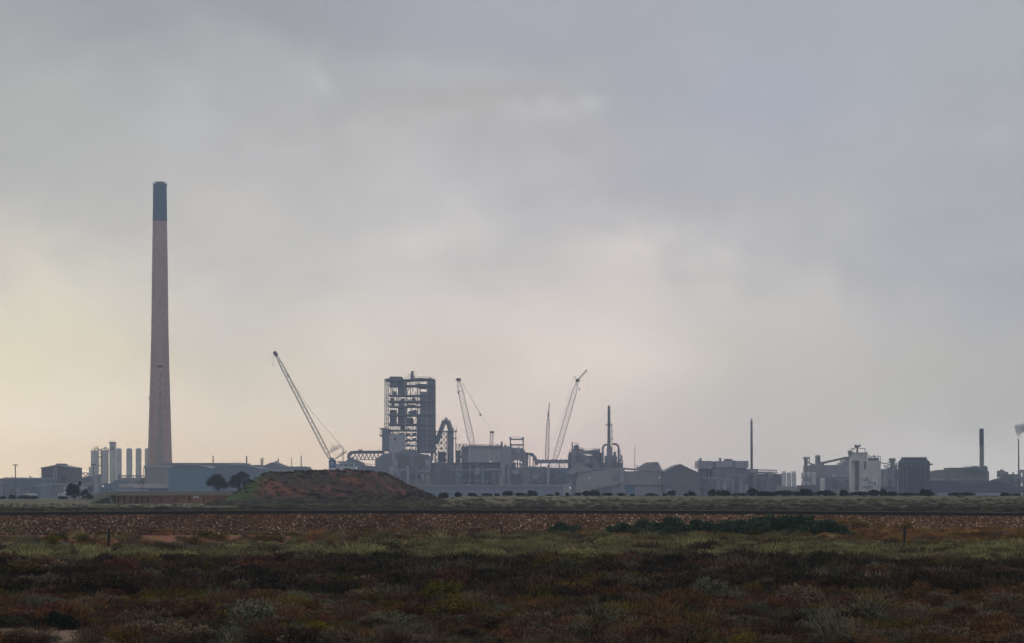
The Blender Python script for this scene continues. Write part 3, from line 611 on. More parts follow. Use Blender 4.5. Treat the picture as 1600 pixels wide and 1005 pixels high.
more = [(754, 764, 770, 'dark bush below the red hoist mast, with a tiny one at its right'), (763.5, 769, 771.5, 'tiny bush touching the right side of the bush below the red mast'),
 (772, 781, 771, 'low dark bush halfway along the pale smelter block'), (787, 800.5, 766, 'tallest round bush, just left of centre below the roof gantry'), (804, 820, 770, 'wide ragged bush directly right of the tallest round one'),
 (823, 840, 766.8, 'large flat domed bush below the curved blue duct'), (854, 864, 771.8, 'low flat bush below the thin upright crane'), (867, 873.5, 769, 'narrow upright bush right of the thin crane'),
 (883, 889.5, 770, 'small ball shaped bush at the foot of the hopper building'), (899, 907, 769, 'small square bush left of the joined pair of bushes'), (909, 922.5, 767.3, 'left and rounder bush of the joined pair below the sloping chute'),
 (921, 937.5, 766, 'right and taller bush of the joined pair below the sloping chute'), (943, 956, 769, 'dark oval bush below the tall process chimney'), (964, 976, 770.3, 'low oval bush right of the process chimney'),
 (984, 992, 772, 'very low bush below the blue roller door'), (1010, 1021.5, 770, 'dark round bush below the pale pleated shed'), (1021.5, 1028, 772, 'tiny bush stuck to the right of the one below the pleated shed'),
 (1035.5, 1042, 771, 'tiny bush in front of the left wall of the brown gabled shed'), (1044, 1055, 765, 'pale olive bush in front of the brown gabled shed'), (1067, 1077, 771, 'low bush at the right half of the brown gabled shed'),
 (1074, 1087, 768, 'ragged bush at the right corner of the brown gabled shed'), (1108, 1118, 763.5, 'tall narrow bush in front of the left end of the flat topped plant hall'), (1119, 1126, 766, 'small bush between two larger ones before the flat topped hall'),
 (1124, 1141, 766, 'broad black bush before the middle of the flat topped hall'), (1146, 1166, 770, 'long low bush before the right end of the flat topped hall'), (1167, 1183, 763.2, 'tall bush below the slim brown chimney'),
 (1182, 1210, 768, 'long dark thicket right of the slim brown chimney'), (1211, 1239, 765, 'wide dark thicket below the three white silos'), (1240, 1249, 768, 'small bush between two thickets near the white silos'),
 (1247, 1271, 764, 'dark thicket below the legged white silos'), (1277, 1300, 765, 'dark thicket right of the single short white silo'), (1298, 1306, 770, 'small low bush in the gap left of the white tower'),
 (1311, 1326, 765.5, 'dark bush just left of the foot of the white tower'), (1331, 1356, 767, 'low wide bush at the left foot of the white tower'), (1355, 1375, 765.5, 'olive round bush at the right foot of the white tower'),
 (1374, 1386, 764, 'grey green bush at the right corner of the white tower'), (1387, 1401, 767, 'dark bush below the pale pipes beside the dark tank'), (1400, 1434, 770.5, 'long low bush at the foot of the dark round tank'),
 (1435, 1459, 765, 'green bush at the right foot of the dark round tank'), (1484, 1500, 769, 'dark bush before the left of the black heap'), (1499, 1521, 769.5, 'low black bush before the middle of the black heap'),
 (1562, 1579, 770, 'dark bush before the right tail of the black heap'), (1581, 1594, 770.5, 'low bush near the right edge of the field'),
 (-2, 9, 775.5, 'low dark bush at the far left edge of the field'), (13, 25, 773, 'dark bush at the foot of the left floodlight mast'), (30, 46, 773, 'double bush right of the left floodlight mast'), (45, 58, 774.5, 'low bush before the small pale hut'), (90, 106, 775.5, 'low bush left of the dark tree')]
for i, (a, b, t_, lab) in enumerate(more):
    j = i % 3; s0 = src[j]; Y_ = 640 if b < 120 else (492+(i*7) % 13); S = Y_/F; cx = ((a+b)/2-800)*S; g0 = float(gz(cx, Y_))
    sw = (b-a)*S/((s0[1]-s0[0])*s0[3]/F); h0 = CH+(HY-s0[2])*s0[3]/F-protos[j].location.z; h1 = CH+(HY-t_)*S-g0
    o = copy_tree(protos[j], None, (cx, Y_, g0), lab, (sw, max(.6, sw*.8), max(.15, h1/h0))); o.rotation_euler.z = 0

def tree(label, px0, px1, pyt, Y, zb, c, trunk_px, group=None, nclump=26, gap=.16, seed=0, name='tree'):
    S = Y/F; cx = (trunk_px-800)*S; e = bpy.data.objects.new(name, None); e.location = (cx, Y, zb); col.objects.link(e); tag(e, label, 'tree', group)
    ht = CH+(HY-pyt)*S-zb; W = (px1-px0)*S/2; ox = ((px0+px1)/2-trunk_px)*S; r_ = random.Random(seed); tr_ = Mb(); P = []; D = []
    fork = (0, 0, ht*.12); tr_.cyl((0, 0, -.3), fork, ht*.035, ht*.025, 7)
    for i in range(nclump):
        a = 6.28*i/nclump*3.1+r_.random(); q = math.sqrt((i+.5)/nclump); zz = ht*(.12+.80*math.sqrt(max(0, 1-q*q*.92))*(.55+.45*r_.random()))
        cc = Vector((ox+q*math.cos(a)*W*.84, q*math.sin(a)*W*.7, min(zz, ht*.93)))
        mid = Vector(fork)*.5+cc*.5+Vector((r_.uniform(-.2, .2), 0, -.1*ht*.5)); tr_.cyl(fork, mid, ht*.014, ht*.009, 5); tr_.cyl(mid, cc, ht*.009, ht*.004, 4)
        rr = W*r_.uniform(.24, .38); n_ = 190; d = sphere_pts(n_, False); P.append(np.array(cc)+d*rr*rng.uniform(.35, 1.05, (n_, 1))*[1.1, 1, .62]); D.append(d+rng.normal(0, .7, d.shape))
    link_mesh('trunk', tr_.mesh('trunk'), 'bark', e); P = np.concatenate(P); D = np.concatenate(D); n = len(P)
    leaf_obj('crown', P, D, rng.uniform(.05, .12, n)*ht*.42, rng.uniform(.08, .18, n)*ht*.42, c, .4, e); return e
TG = 'gum trees on the yard by the blue sheds'
tree('dense round gum tree before the seam of the two blue sheds', 323, 357, 740, 620, 1.9, (.032, .036, .026), 341, TG, 30, seed=1)
tree('open crowned gum tree standing against the left slope of the mound', 356, 396, 736.5, 622, 1.9, (.038, .042, .032), 374, TG, 24, seed=2)
tree('dark dense tree left of the thin pale pole', 104, 126, 753, 560, 0, (.022, .022, .02), 116, 'trees by the pale pole', 26, seed=3)
tree('small dark tree leaning out right of the thin pale pole', 125, 138, 760, 565, 0, (.024, .024, .022), 129, 'trees by the pale pole', 14, seed=4)
tree('small bush tree with grey green leaves on the berm right of the pale pole', 130, 146, 769, 520, 0, (.05, .05, .045), 137, 'trees by the pale pole', 10, seed=5)
# bare tree
def bare_tree(label, px, pyt, Y, zb, w_, seed):
    S = Y/F; e = bpy.data.objects.new('bare_tree', None); e.location = ((px-800)*S, Y, zb); col.objects.link(e); tag(e, label, 'tree'); r_ = random.Random(seed); ht = CH+(HY-pyt)*S-zb; tm = Mb(); tw = Mb()
    def grow(p, d, l_, r0, k, mb):
        q = p+d*l_; mb.cyl(p, q, r0, r0*.65, 5, False)
        if k:
            for _ in range(3 if k > 1 else 4): grow(q, (d+Vector((r_.uniform(-.8, .8), r_.uniform(-.8, .8), r_.uniform(-.15, .4)))).normalized(), l_*r_.uniform(.6, .85), r0*.6, k-1, tw)
    grow(Vector((0, 0, -.1)), Vector((.05, 0, 1)), ht*.3, ht*.022, 4, tm)
    link_mesh('trunk', tm.mesh('trunk'), 'bark', e); link_mesh('twigs', tw.mesh('twigs'), 'bark', e); return e
bare_tree('thin leafless tree above the dark posts of the loading ramp', 222, 744, 600, 1.9, 10, 5)

# prominent foreground plants
bush('shrub', 'dark green rounded shrub at the bottom left, below the sandy patch', 'shrub', 52, 126, 958, 49, (.022, .032, .022), leaves=6000, leaf=.035)
bush('shrub', 'blue green dome shaped shrub standing alone left of the long green thicket', 'shrub', 848, 911, 815, 138, (.05, .095, .06), leaves=5000, leaf=.07)
for (a, b, t_, Y_, lab, c_) in ((925, 1085, 817, 132, 'low green left tail of the green thicket by the ballast', (.085, .125, .062)), (955, 1145, 804, 133, 'large brown topped green shrub forming the left hump of the thicket', (.075, .115, .062)),
      (1050, 1250, 810, 131, 'long low green shrub filling the middle of the thicket', (.066, .108, .064)), (1125, 1205, 804, 134, 'green shrub touching the ballast behind the middle of the thicket', (.060, .110, .058)), (1180, 1282, 797, 132, 'tallest darkest green shrub, the right hump of the thicket', (.046, .095, .050)),
      (1225, 1350, 812, 130, 'green shrub sloping down at the right end of the thicket', (.062, .105, .060)), (1330, 1385, 840, 127, 'dark green shrub left of the right hand fence post', (.055, .09, .055)), (1545, 1596, 838, 126, 'flat dark green shrub near the right edge before the ballast', (.045, .085, .05))):
    bush('shrub', lab, 'shrub', a, b, t_, Y_, c_, leaves=12000, leaf=.10, group='green shrubs at the foot of the ballast')
bush('shrub', 'pale yellow green shrub standing out of the dark scrub, left one', 'shrub', 905, 975, 872, 80, (.17, .19, .085), leaves=5000, leaf=.05, group='pale shrubs in the dark scrub')
bush('shrub', 'smaller pale yellow green shrub in the dark scrub, right of the larger', 'shrub', 1006, 1032, 880, 79, (.15, .17, .075), leaves=2500, leaf=.05, group='pale shrubs in the dark scrub')
bush('shrub', 'yellow green shrub on the red verge at the left, before the ballast', 'shrub', 80, 105, 833, 134, (.10, .12, .03), leaves=2500, leaf=.05)
bush('shrub', 'pale sage shrub just right of the left fence post', 'shrub', 172, 196, 852, 106, (.14, .16, .12), leaves=2500, leaf=.05)
for (px_, py_, h_) in ((1316, 817, 9), (1336, 816, 8), (1350, 820, 10), (1374, 822, 13), (1397, 823, 11), (1417, 818, 9), (1488, 828, 10), (1300, 835, 8)):
    u = .45; S = 149/F
    bush('tuft', {1316: 'small golden tuft on the ballast, leftmost of the row', 1336: 'second golden tuft from the left on the ballast', 1350: 'third golden tuft from the left on the ballast', 1374: 'tallest yellow tuft on the ballast in the middle of the row',
        1397: 'broad orange tuft on the ballast left of the right fence post', 1417: 'yellow tuft on the ballast directly above the right fence post', 1488: 'olive tuft on the ballast well right of the right fence post', 1300: 'dull golden tuft low on the bank below the row'}[px_], 'tuft',
        px_-8, px_+8, py_-h_*.6, 148.4, (.34, .23, .08), z=max(.0, CH-(py_+h_*.6-HY)*S), leaves=1400, leaf=.075, group='golden tufts on the ballast')

# ================================================================ NEAR OBJECTS: posts, scrap, pole, loading ramp
def post(label, px, pyt, pyb, lean=0.0, w_=.11, topx=0):
    Y_ = CH*F/(pyb-HY); S = Y_/F; e = T('fence_post', label, 'fence post', px, Y_, pyb, 'old dark fence posts before the railway'); h = (pyb-pyt)*S; mb = Mb(); r_ = random.Random(px)
    n = 7; vs = []; levels = 7
    for i in range(levels):
        k = i/(levels-1)
        for j in range(n):
            a = 6.28*j/n; rr = w_*(.5+.08*r_.random())*(1-.12*k); vs.append((rr*math.cos(a)+lean*h*k+topx*k*k, rr*math.sin(a), -.25+(h+.25)*k+(.03*r_.random() if i == levels-1 else 0)))
    fs = [(i*n+j, i*n+(j+1) % n, (i+1)*n+(j+1) % n, (i+1)*n+j) for i in range(levels-1) for j in range(n)]+[tuple((levels-1)*n+j for j in range(n))]
    e.part('post', mb.quadmesh(vs, fs), 'post_wood'); e.part('wire_staple', Mb().cyl((lean*h*.8-w_*.6, -w_*.4, h*.8), (lean*h*.8+w_*.6, -w_*.4, h*.8), .012, n=5), 'cable'); return e
post('short upright dark wooden post at the left on the red verge', 170, 827, 858, 0, .14)
post('dark post leaning slightly, just left of the middle of the picture', 785, 820, 841, -.14, .14)
post('dark stubby post at the right among golden tufts', 1412, 822, 858, .05, .14)
post('thin broken post leaning far over, before the green thicket', 1182, 840, 853, -1.0, .07)
t = T('scrap', 'small black scrap of wheel and bent rod lying in the scrub near the right edge', 'scrap', 1517, 55.5, py=966)
mb = Mb(); t.part('wheel', Mb().tube([t.P(a, b, 0) for a, b in ringpts(1508.5, 955.5, 2.2, 2.2, 0, 360, 12)], .016, 6), 'rail_steel')
t.part('bent_rod', Mb().tube([t.P(1508, 956), t.P(1513, 960), t.P(1517, 963), t.P(1521, 962), t.P(1529, 960)], .018, 6), 'rail_steel')
t.B('lump', 'rail_steel', 1515, 1519.5, 959.5, 963.5, -.03, .04); t.tube('upright_rod', 'rail_steel', [(1517, 962), (1517.2, 951)], .6)

t = T('signal_pole', 'thin pale pole with a dark box on top before the dark tree', 'pole', 125, 372, py=795)
t.part('pole', Mb().cyl(t.P(125, 795.5), t.P(125, 757), .09, .06, 8), 'crane_grey'); t.B('signal_box', 'black_opening', 123.3, 126.6, 752.5, 758.5, -.2, .2); t.B('crossarm', 'light_steel', 122.6, 127.2, 760, 760.8, -.08, .08)
t.B('step_plate', 'light_steel', 124, 126, 763, 764.5, -.1, .1)

t = T('loading_ramp', 'low rust brown ramp wall with dark posts and a pale capping', 'ramp', 265, 452, py=788)
t.B('wall', 'ramp_brown', 181, 368, 774.6, 789, 0, 1.0); t.B('capping', 'ramp_cap', 178, 368, 771.8, 774.6, -.3, 1.4)
for i, p_ in enumerate((185, 194.6, 204, 213.6, 222.2, 231.5)): t.B('post', 'post_wood', p_-.9, p_+.9, 775.2, 788, -.45, -.02)
t.bars('fallen_timber', 'ramp_cap', [(171, 774, 175, 787), (170, 776, 178, 786)], .14, -.5)
for p_ in (251, 275, 296, 318): t.B('short_post', 'post_wood', p_-.5, p_+.5, 776, 784, -.3, -.02)
t = T('white_debris', 'pale litter lying on the loading ramp before the blue sheds', 'debris', 308, 451, py=778)
t.G('sheet', 'white_paint', [(303, 777.5), (306, 774.8), (307.4, 776), (305.5, 778.2)], -1.2, -1.15); t.G('sheet', 'white_paint', [(308.5, 778), (309.6, 775.2), (312, 777), (311, 778.6)], -1.3, -1.22)

# ================================================================ THE WORKS, LEFT
t = T('long_shed', 'long low dark blue shed at the far left edge with a pale roof line', 'shed', 30, 1400)
t.B('wall', 'slate_blue_sheet', -20, 66, 749, None, 0, 40); t.G('roof', 'grey_sheet', [(-20, 749), (66, 749), (66, 746.5), (6, 746), (6, 747.5), (-20, 747.8)], -1, 41)
t.C('roof_vent', 'steel', 43, 2.2, 743.8, 746.5, 8); t.C('roof_vent', 'steel', 15, 1.4, 744.5, 746.5, 8)
t.B('door', 'black_opening', 8, 16, 764, None, -.3, .3); t.B('lean_to', 'mid_sheet', -20, 9, 755, None, -8, -.1); t.B('lean_to_roof', 'pale_sheet', -20, 9.5, 753.6, 755, -8.6, -.1); t.B('band', 'grey_sheet', 39, 64, 759.5, 761.2, -.8, -.1)
t.C('tank', 'light_steel', 31, 5, 763.5, 769, -4, dome=True); clutter(t, 2, 62, 752, 778, 11, 12, -2, ('steel', 'mid_sheet', 'slate_blue_sheet', 'grey_sheet'))
t = T('floodlight_mast', 'tall floodlight mast with a flat cross head at the far left', 'light mast', 24, 1300, group='floodlight masts at the left')
t.part('mast', Mb().cyl(t.P(24, t.py), t.P(24, 727), .42, .26, 8), 'rust_steel'); t.B('lamp_bar', 'rust_steel', 20.6, 27.4, 726.3, 727.6, -.5, .5); t.B('lamp_head', 'light_steel', 21, 23, 725.6, 726.3, -.6, .6); t.B('lamp_head', 'light_steel', 25, 27, 725.6, 726.3, -.6, .6)
t = T('floodlight_mast', 'thinner mast with a dark cross head in front of the white silos', 'light mast', 146, 1300, group='floodlight masts at the left')
t.part('mast', Mb().cyl(t.P(146, t.py), t.P(146, 727), .32, .22, 8), 'dark_steel'); t.B('lamp_bar', 'dark_steel', 142.2, 149.5, 725.6, 727.4, -.5, .5); t.B('lamp_head', 'dark_steel', 142.5, 144.6, 724.8, 725.6, -.6, .6); t.B('lamp_head', 'dark_steel', 147, 149.2, 724.8, 725.6, -.6, .6)
t = T('gabled_hall', 'tall dark gabled hall with a roof vent and a pale sloping conveyor on its front', 'building', 89, 1440)
t.G('wall', 'brown_sheet', [(64.5, t.py), (114, t.py), (114, 731.4), (89, 727.5), (64.5, 731.4)], 0, 30); t.G('roof', 'grey_sheet', [(63.8, 731.5), (89, 727.4), (114.8, 731.5), (114.8, 730.6), (89, 726.3), (63.8, 730.6)], -1, 31)
t.B('roof_vent', 'mid_sheet', 86.5, 91.8, 724.9, 727, 2, 28); t.B('vent_cap', 'mid_sheet', 85.9, 92.4, 724.2, 724.9, 1.5, 29)
t.G('conveyor', 'mid_sheet', [(82.5, 756), (86, 756), (91, 728.5), (85.5, 731)], -3, -.1); t.bars('conveyor_frame', 'light_steel', [(84, 756, 87, 731), (88, 756, 91.5, 736)], .4, -3.4); t.rail(105, 113, 730.5, 'steel', 3.5, 5)
t.bars('aerial', 'steel', [(60, 732.2, 64.5, 732.2)], .15, 3); t.windows(4, 68, 82, 742, 745.5); t.B('side_door', 'black_opening', 96, 103, 746, 755, -.3, .2)
clutter(t, 64, 114, 752, 778, 12, 10, -4, ('steel', 'mid_sheet', 'slate_blue_sheet'))
t = T('blue_tank', 'squat blue grey tank before the gabled hall', 'tank', 72, 1380); t.C('shell', 'slate_blue_sheet', 72.5, 17, 755.2, None, 0, 20, dome=True); t.rail(64.5, 80.5, 756, 'steel', 2)
t = T('pale_roof_shed', 'low shed with a long pale roof between gabled hall and silos', 'shed', 110, 1390)
t.B('wall', 'mid_sheet', 80, 160, 758, None, 0, 18); t.B('roof', 'pale_sheet', 80, 160, 755.6, 758, -1.2, 19); t.B('white_door', 'white_paint', 100, 104.5, 760, 770.5, -.3, .1); t.B('dark_opening', 'black_opening', 138, 144, 761, 768, -.3, .1)
t.B('pale_front', 'grey_sheet', 126, 137, 759.5, None, -1, -.05); t.B('white_hut', 'white_paint', 47, 64, 771, 775, -14, -9); t.B('grey_front', 'grey_sheet', 147, 155, 757.5, None, -1.4, -.05)
t = T('white_van', 'white vehicle parked before the low pale roofed shed left of the dark tree', 'van', 96, 1340); t.G('body', 'white_paint', [(90.5, 775.5), (101, 775.5), (101, 771), (99.5, 769.8), (92, 769.8), (90.5, 772)], 0, 2.2)
for a in (92.5, 99): t.part('wheel', Mb().cyl(t.P(a, 775.6, -.1), t.P(a, 775.6, .3), .45, n=10), 'black_opening')
t.B('window', 'glass', 93, 96, 770.6, 772.3, -.06, .1)

# white silos
SG = 'white silos beside the great chimney'
t = T('silo', 'leftmost tall white silo with a rail frame on top', 'silo', 147.5, 1560, group=SG); t.C('shell', 'silo_white', 147.5, 11, 704, 755, 0, 20); t.C('skirt', 'light_steel', 147.5, 9, 755, None, 0, 12)
t.rail(142.3, 153, 704, 'steel', 3.2, -2); t.bars('top_frame', 'dark_steel', [(148, 704, 148, 697.2), (153, 704, 153, 698.4), (148, 698.4, 153.4, 698.4), (148, 704, 153, 699)], .3, 0)
t = T('silo', 'second white silo with pipework on top and a ladder tower at its left', 'silo', 164.3, 1562, group=SG); t.C('shell', 'silo_white', 164.3, 11.2, 703.4, 755, 0, 20); t.C('skirt', 'light_steel', 164.3, 9.5, 755, None, 0, 12)
t.bars('top_pipes', 'dark_steel', [(164, 703, 164, 698.4), (164, 699, 168, 700.5), (166, 703.4, 166.5, 699), (169.6, 701, 171, 705), (158, 701.5, 164, 700.8)], .4, -1); t.rail(159, 170, 703.4, 'steel', 2.2, -2)
t = T('silo', 'tallest white silo, with a square head house on top', 'silo', 175.8, 1550, group=SG); t.C('shell', 'silo_white', 176, 10.2, 702, 753, 0, 20); t.B('head_house', 'silo_white', 172.2, 180.5, 691, 702, -2.2, 2.5); t.B('window', 'glass', 174.2, 178.2, 699, 702.6, -2.35, -2.15)
t.B('window', 'silo_white', 175.6, 176.8, 699.6, 702, -2.45, -2.34); t.rail(171.3, 180.7, 691, 'steel', 2.6, -2); t.B('head_platform', 'steel', 170.8, 181, 690.9, 691.8, -3, 3); t.C('skirt', 'light_steel', 176, 9, 753, None, 0, 12)
SD = [('white silo with a domed top touching the tallest one', 185.7, 8.8, 750), ('domed white silo standing free, left of the last two', 202, 9.4, 746), ('domed white silo standing free, nearest before the half hidden one', 216.5, 9, 746), ('domed white silo half hidden behind the great chimney', 230.5, 8.6, 746)]
for lab, c_, w_, yb in SD:
    t = T('silo', lab, 'silo', c_, 1640, group=SG); t.C('shell', 'silo_white', c_, w_, 700.2, None, 0, 24, dome=True); t.C('ring', 'steel', c_, w_+.5, 717.1, 717.7, 0, 24); t.B('hatch', 'dark_steel', c_-.5, c_+.5, 704.2, 705.4, -w_*.5*t.S-.15, -w_*.5*t.S+.4)
t = T('silo', 'short pale silo at the left foot of the tall ones', 'silo', 142.5, 1540, group=SG); t.C('shell', 'silo_white', 142.3, 6.6, 729.5, None, 0, 16, dome=True); t.rail(138, 140, 733, 'steel', 4, 0)
t = T('ladder_tower', 'slim steel ladder tower between the first two silos', 'tower', 156, 1561); t.part('tower_frame', Mb().lattice(t.P(156, t.py), t.P(156, 702), 4.0*t.S, 4.0*t.S, 16, .22, False), 'steel')
for y_ in (713, 727.5, 741): t.B('platform', 'dark_steel', 152.6, 158.8, y_, y_+1.1, -1.5, 1.5)
t.tube('pipe', 'steel', [(153, 702.5), (156, 702), (159, 704)], .8)
t = T('truss_bridge', 'small steel truss at the left of the silos', 'truss', 132, 1500); t.bars('truss', 'steel', [(126, 739, 138, 739), (126, 745, 138, 745), (126, 739, 126, 778), (138, 739, 138, 756), (126, 745, 130, 739), (130, 739, 134, 745), (134, 745, 138, 739), (136, 739, 139, 745)], .42)
t.B('bin', 'mid_sheet', 126.5, 133, 746, 756, 1, 8); t.B('bin', 'mid_sheet', 133.5, 141, 744.5, 756, 1, 8, label='taller bin'); t.B('plant_room', 'light_steel', 147.5, 156, 742.8, None, 0, 8); t.B('plant_roof', 'white_paint', 147, 157, 741.6, 742.8, -.5, 8.5); t.B('dark_side', 'mid_sheet', 152, 156.4, 743.5, 756, -.6, -.05)
t = T('silo_base_building', 'pale concrete base building under the free standing silos with a pipe rack on top', 'building', 210, 1600)
t.B('wall', 'warm_grey', 189, 238, 746.5, None, -12, 20); t.bars('pipe_rack', 'steel', [(191.5, 743, 229, 743), (191.5, 744.2, 229, 744.2)]+[(x_, 743, x_, 747) for x_ in np.arange(192, 230, 4.1)], .35, -11); t.B('parapet', 'steel', 189, 238, 752.8, 755.4, -12.6, -11.9)
clutter(t, 190, 234, 748, 756, 13, 6, -13, ('warm_grey', 'light_steel'))
t = T('blue_stepped_shed', 'blue stepped shed with a sloping roof below the silos', 'shed', 172, 1370)
t.G('wall', 'blue_sheet', [(155, t.py), (155, 757.3), (177, 754.5), (179, 750), (188, 750.5), (188, t.py)], 0, 20); t.lamp(161.4, 759.8); t.B('chimney', 'slate_blue_sheet', 182, 184.2, 741.5, 751, 5, 7)
t.B('white_drum', 'white_paint', 163, 167, 770.2, 772, -4, -3); t.windows(3, 158, 176, 763.5, 766)
t = T('flat_roof_sheds', 'low blue sheds with long pale pink roof strips in front of the great chimney', 'shed', 225, 1350)
t.B('wall', 'blue_sheet', 184, 266, 762.5, None, 0, 25); t.B('roof', 'pale_roof', 185, 266, 755.9, 761.2, 2, 26); t.B('gutter', 'pale_roof', 207, 266, 761.2, 762.6, -1, 26); t.B('gutter', 'slate_blue_sheet', 184, 207, 761.2, 765, -.8, -.05); t.B('lower_band', 'grey_sheet', 184, 232, 765.2, 767.4, -2, -.1)
t.windows(5, 234, 264, 764.5, 767); t.B('door', 'black_opening', 243, 248, 768, None, -.3, .1)
t = T('chimney_hall', 'pale concrete hall at the foot of the great chimney', 'building', 246, 1490)
t.B('wall', 'concrete', 226, 266, 731, None, 0, 30); t.B('parapet', 'pale_sheet', 225, 268, 727.6, 731, -.8, 30.5); t.B('dark_band', 'warm_grey', 226, 266, 752.6, 755.5, -.8, -.05); t.tube('pipe', 'steel', [(226, 731), (224.6, 733), (224.6, 745)], .9, -1); t.rail(226, 236, 727.6, 'steel', 1.8, 2)  # parapet in paler sheet: light on the roof edge put into its colour
for i in range(5): t.B('pilaster', 'concrete', 227+i*8.6, 228.2+i*8.6, 731, 752.6, -.45, -.02)

# the great chimney
YS = 1540
t = T('great_chimney', 'very tall tapering concrete chimney, pinkish grey with a dark slate blue top section', 'chimney', 249.8, YS)
pts = [(284.5, 10.3), (346, 11.2), (430, 12.4), (510, 13.3), (580, 14.8), (640, 16.6), (700, 18.3), (770, 20.6)]
def rad(y): return float(np.interp(y, [p[0] for p in pts], [p[1] for p in pts]))*t.S
prof = [(rad(y_), t.z(y_)) for y_ in np.linspace(t.py, 346.2, 30)]
cx = t.x(249.8); t.part('shaft', Mb().lathe(cx, 0, prof, 48), 'stack_concrete')
cap = t.part('cap_section', Mb().lathe(cx, 0, [(rad(y_)+.05, t.z(y_)) for y_ in (346.2, 325, 305, 288)], 48), 'stack_cap')
t.part('rim', Mb().lathe(cx, 0, [(rad(288)*.72, t.z(288)), (rad(288)*.72, t.z(284.6)), (rad(288)*.6, t.z(284.4))], 32), 'dark_steel', cap)
t.part('top_platform', Mb().lathe(cx, 0, [(rad(288)+.5, t.z(288.6)), (rad(288)+.5, t.z(287.7))], 48), 'steel', cap)
for i in range(20):
    a = 6.283*i/20; t.part('lightning_rod', Mb().cyl((cx+rad(288)*.96*math.cos(a), rad(288)*.96*math.sin(a), t.z(288.2)), (cx+rad(288)*.96*math.cos(a), rad(288)*.96*math.sin(a), t.z(284.2)), .16, n=5), 'white_paint', cap)
def on_shaft(name, ang, y_, w_, h_, m_='black_opening', par=None, pr=.06, label=None):
    r_ = rad(y_)+pr; a = R(ang); c0 = Vector((cx+r_*math.sin(a), -r_*math.cos(a), t.z(y_))); u = Vector((math.cos(a), math.sin(a), 0)); n_ = Vector((math.sin(a), -math.cos(a), 0)); mb = Mb(); vs = []
    for dz in (-h_/2, h_/2):
        for dx, dn in ((-w_/2, -.4), (w_/2, -.4), (w_/2, .1), (-w_/2, .1)): vs.append(c0+u*dx+n_*dn+Vector((0, 0, dz)))
    mb.quadmesh(vs, [(0, 1, 2, 3), (4, 7, 6, 5), (0, 4, 5, 1), (1, 5, 6, 2), (2, 6, 7, 3), (3, 7, 4, 0)]); return t.part(name, mb, m_, par, label)
yy = [296+12.2*i for i in range(35)]
for i, y_ in enumerate(yy):
    for ang in (-33, 38):
        if y_ < 340 or (i*7+int(ang)) % 4 != 0: on_shaft('port_hole', ang, y_, .65, .75, par=cap if y_ < 346 else None)
on_shaft('large_opening', 8, 573.3, 3.6, 1.15); on_shaft('sampling_platform', -84, 622, 1.4, 1.6, 'dark_steel', pr=.5)
for i, y_ in enumerate(np.arange(356, 700, 12.2)):   # pour joints: shallow rings standing proud
    t.part('lift_joint', Mb().lathe(cx, 0, [(rad(y_)+.03, t.z(y_)-.12), (rad(y_)+.06, t.z(y_)+.12)], 48), 'stack_concrete')
# soot stain with ragged edge low on the front, a thin proud coating
rs = random.Random(3)
for i in range(26):
    y_ = 585+5.6*i; k = i/25; wdt = (.9+4.6*k*k+rs.random()*1.0); on_shaft('soot_stain', 12+rs.uniform(-3, 3)-4*k, y_, wdt, 2.55, 'stack_stain', pr=-.02)

# blue sheds beside the chimney
t = T('blue_shed', 'large blue shed with a shallow curved roof, left of the pair', 'shed', 297, 1330, group='pair of curved roof sheds')
def curved(t, x0, x1, ye, yp, n=10): return [(x0+(x1-x0)*i/n, ye-(ye-yp)*math.sin(math.pi*i/n)**.8) for i in range(n+1)]
cv = curved(t, 263, 330, 732.6, 726.6); t.G('wall', 'blue_sheet', [(263, t.py)]+cv+[(330, t.py)], 0, 60)
t.G('roof', 'grey_sheet', [(a, b-.05) for a, b in curved(t, 262.6, 330.4, 732.4, 726.6)]+[(a, b-.7) for a, b in curved(t, 262.6, 330.4, 732.4, 726.6)][::-1], -.8, 61); t.B('base_strip', 'dark_sheet', 260, 331, 766.8, 770.2, -3, -.05)
for a in (266, 278, 298, 318): t.B('vent_slot', 'slate_blue_sheet', a, a+.9, 736.5, 739.5, -.15, .1)
for i in range(9): t.B('cladding_joint', 'slate_blue_sheet', 263+6.7*(i+1)-.12, 263+6.7*(i+1)+.12, 736, 766.5, -.12, .02)
t = T('blue_shed', 'grey blue shed with a curved roof, right of the pair and behind the gum trees', 'shed', 366, 1345, group='pair of curved roof sheds')
cv = curved(t, 330, 404, 732.6, 727.2); t.G('wall', 'slate_blue_sheet', [(330, t.py)]+cv+[(404, t.py)], 0, 60); t.G('roof', 'grey_sheet', [(a, b-.05) for a, b in curved(t, 330, 404.4, 732.4, 727.2)]+[(a, b-.7) for a, b in curved(t, 330, 404.4, 732.4, 727.2)][::-1], -.8, 61)
t.B('base_strip', 'dark_sheet', 331, 404, 766.8, 770.5, -3, -.05)
for i in range(9): t.B('cladding_joint', 'blue_sheet', 330+7.4*(i+1)-.12, 330+7.4*(i+1)+.12, 736, 766.5, -.12, .02)
t = T('flat_roof_block', 'long flat roofed block behind the curved sheds with two paler roof boxes', 'building', 316, 1500)
t.B('wall', 'mid_sheet', 252, 378, 724.2, None, 0, 50); t.B('roof_box', 'pale_sheet', 288, 310, 723.3, 728.5, -2, -.05); t.B('roof_box', 'pale_sheet', 356, 377.6, 723.3, 728.5, -2, -.05); t.B('roof_edge', 'pale_sheet', 252, 378, 723.4, 724.2, -.5, 51)
t.B('lower_wing', 'mid_sheet', 378.1, 405, 727.5, None, 0, 50); t.B('wing_edge', 'pale_sheet', 378.1, 405, 726.6, 727.5, -.5, 51)
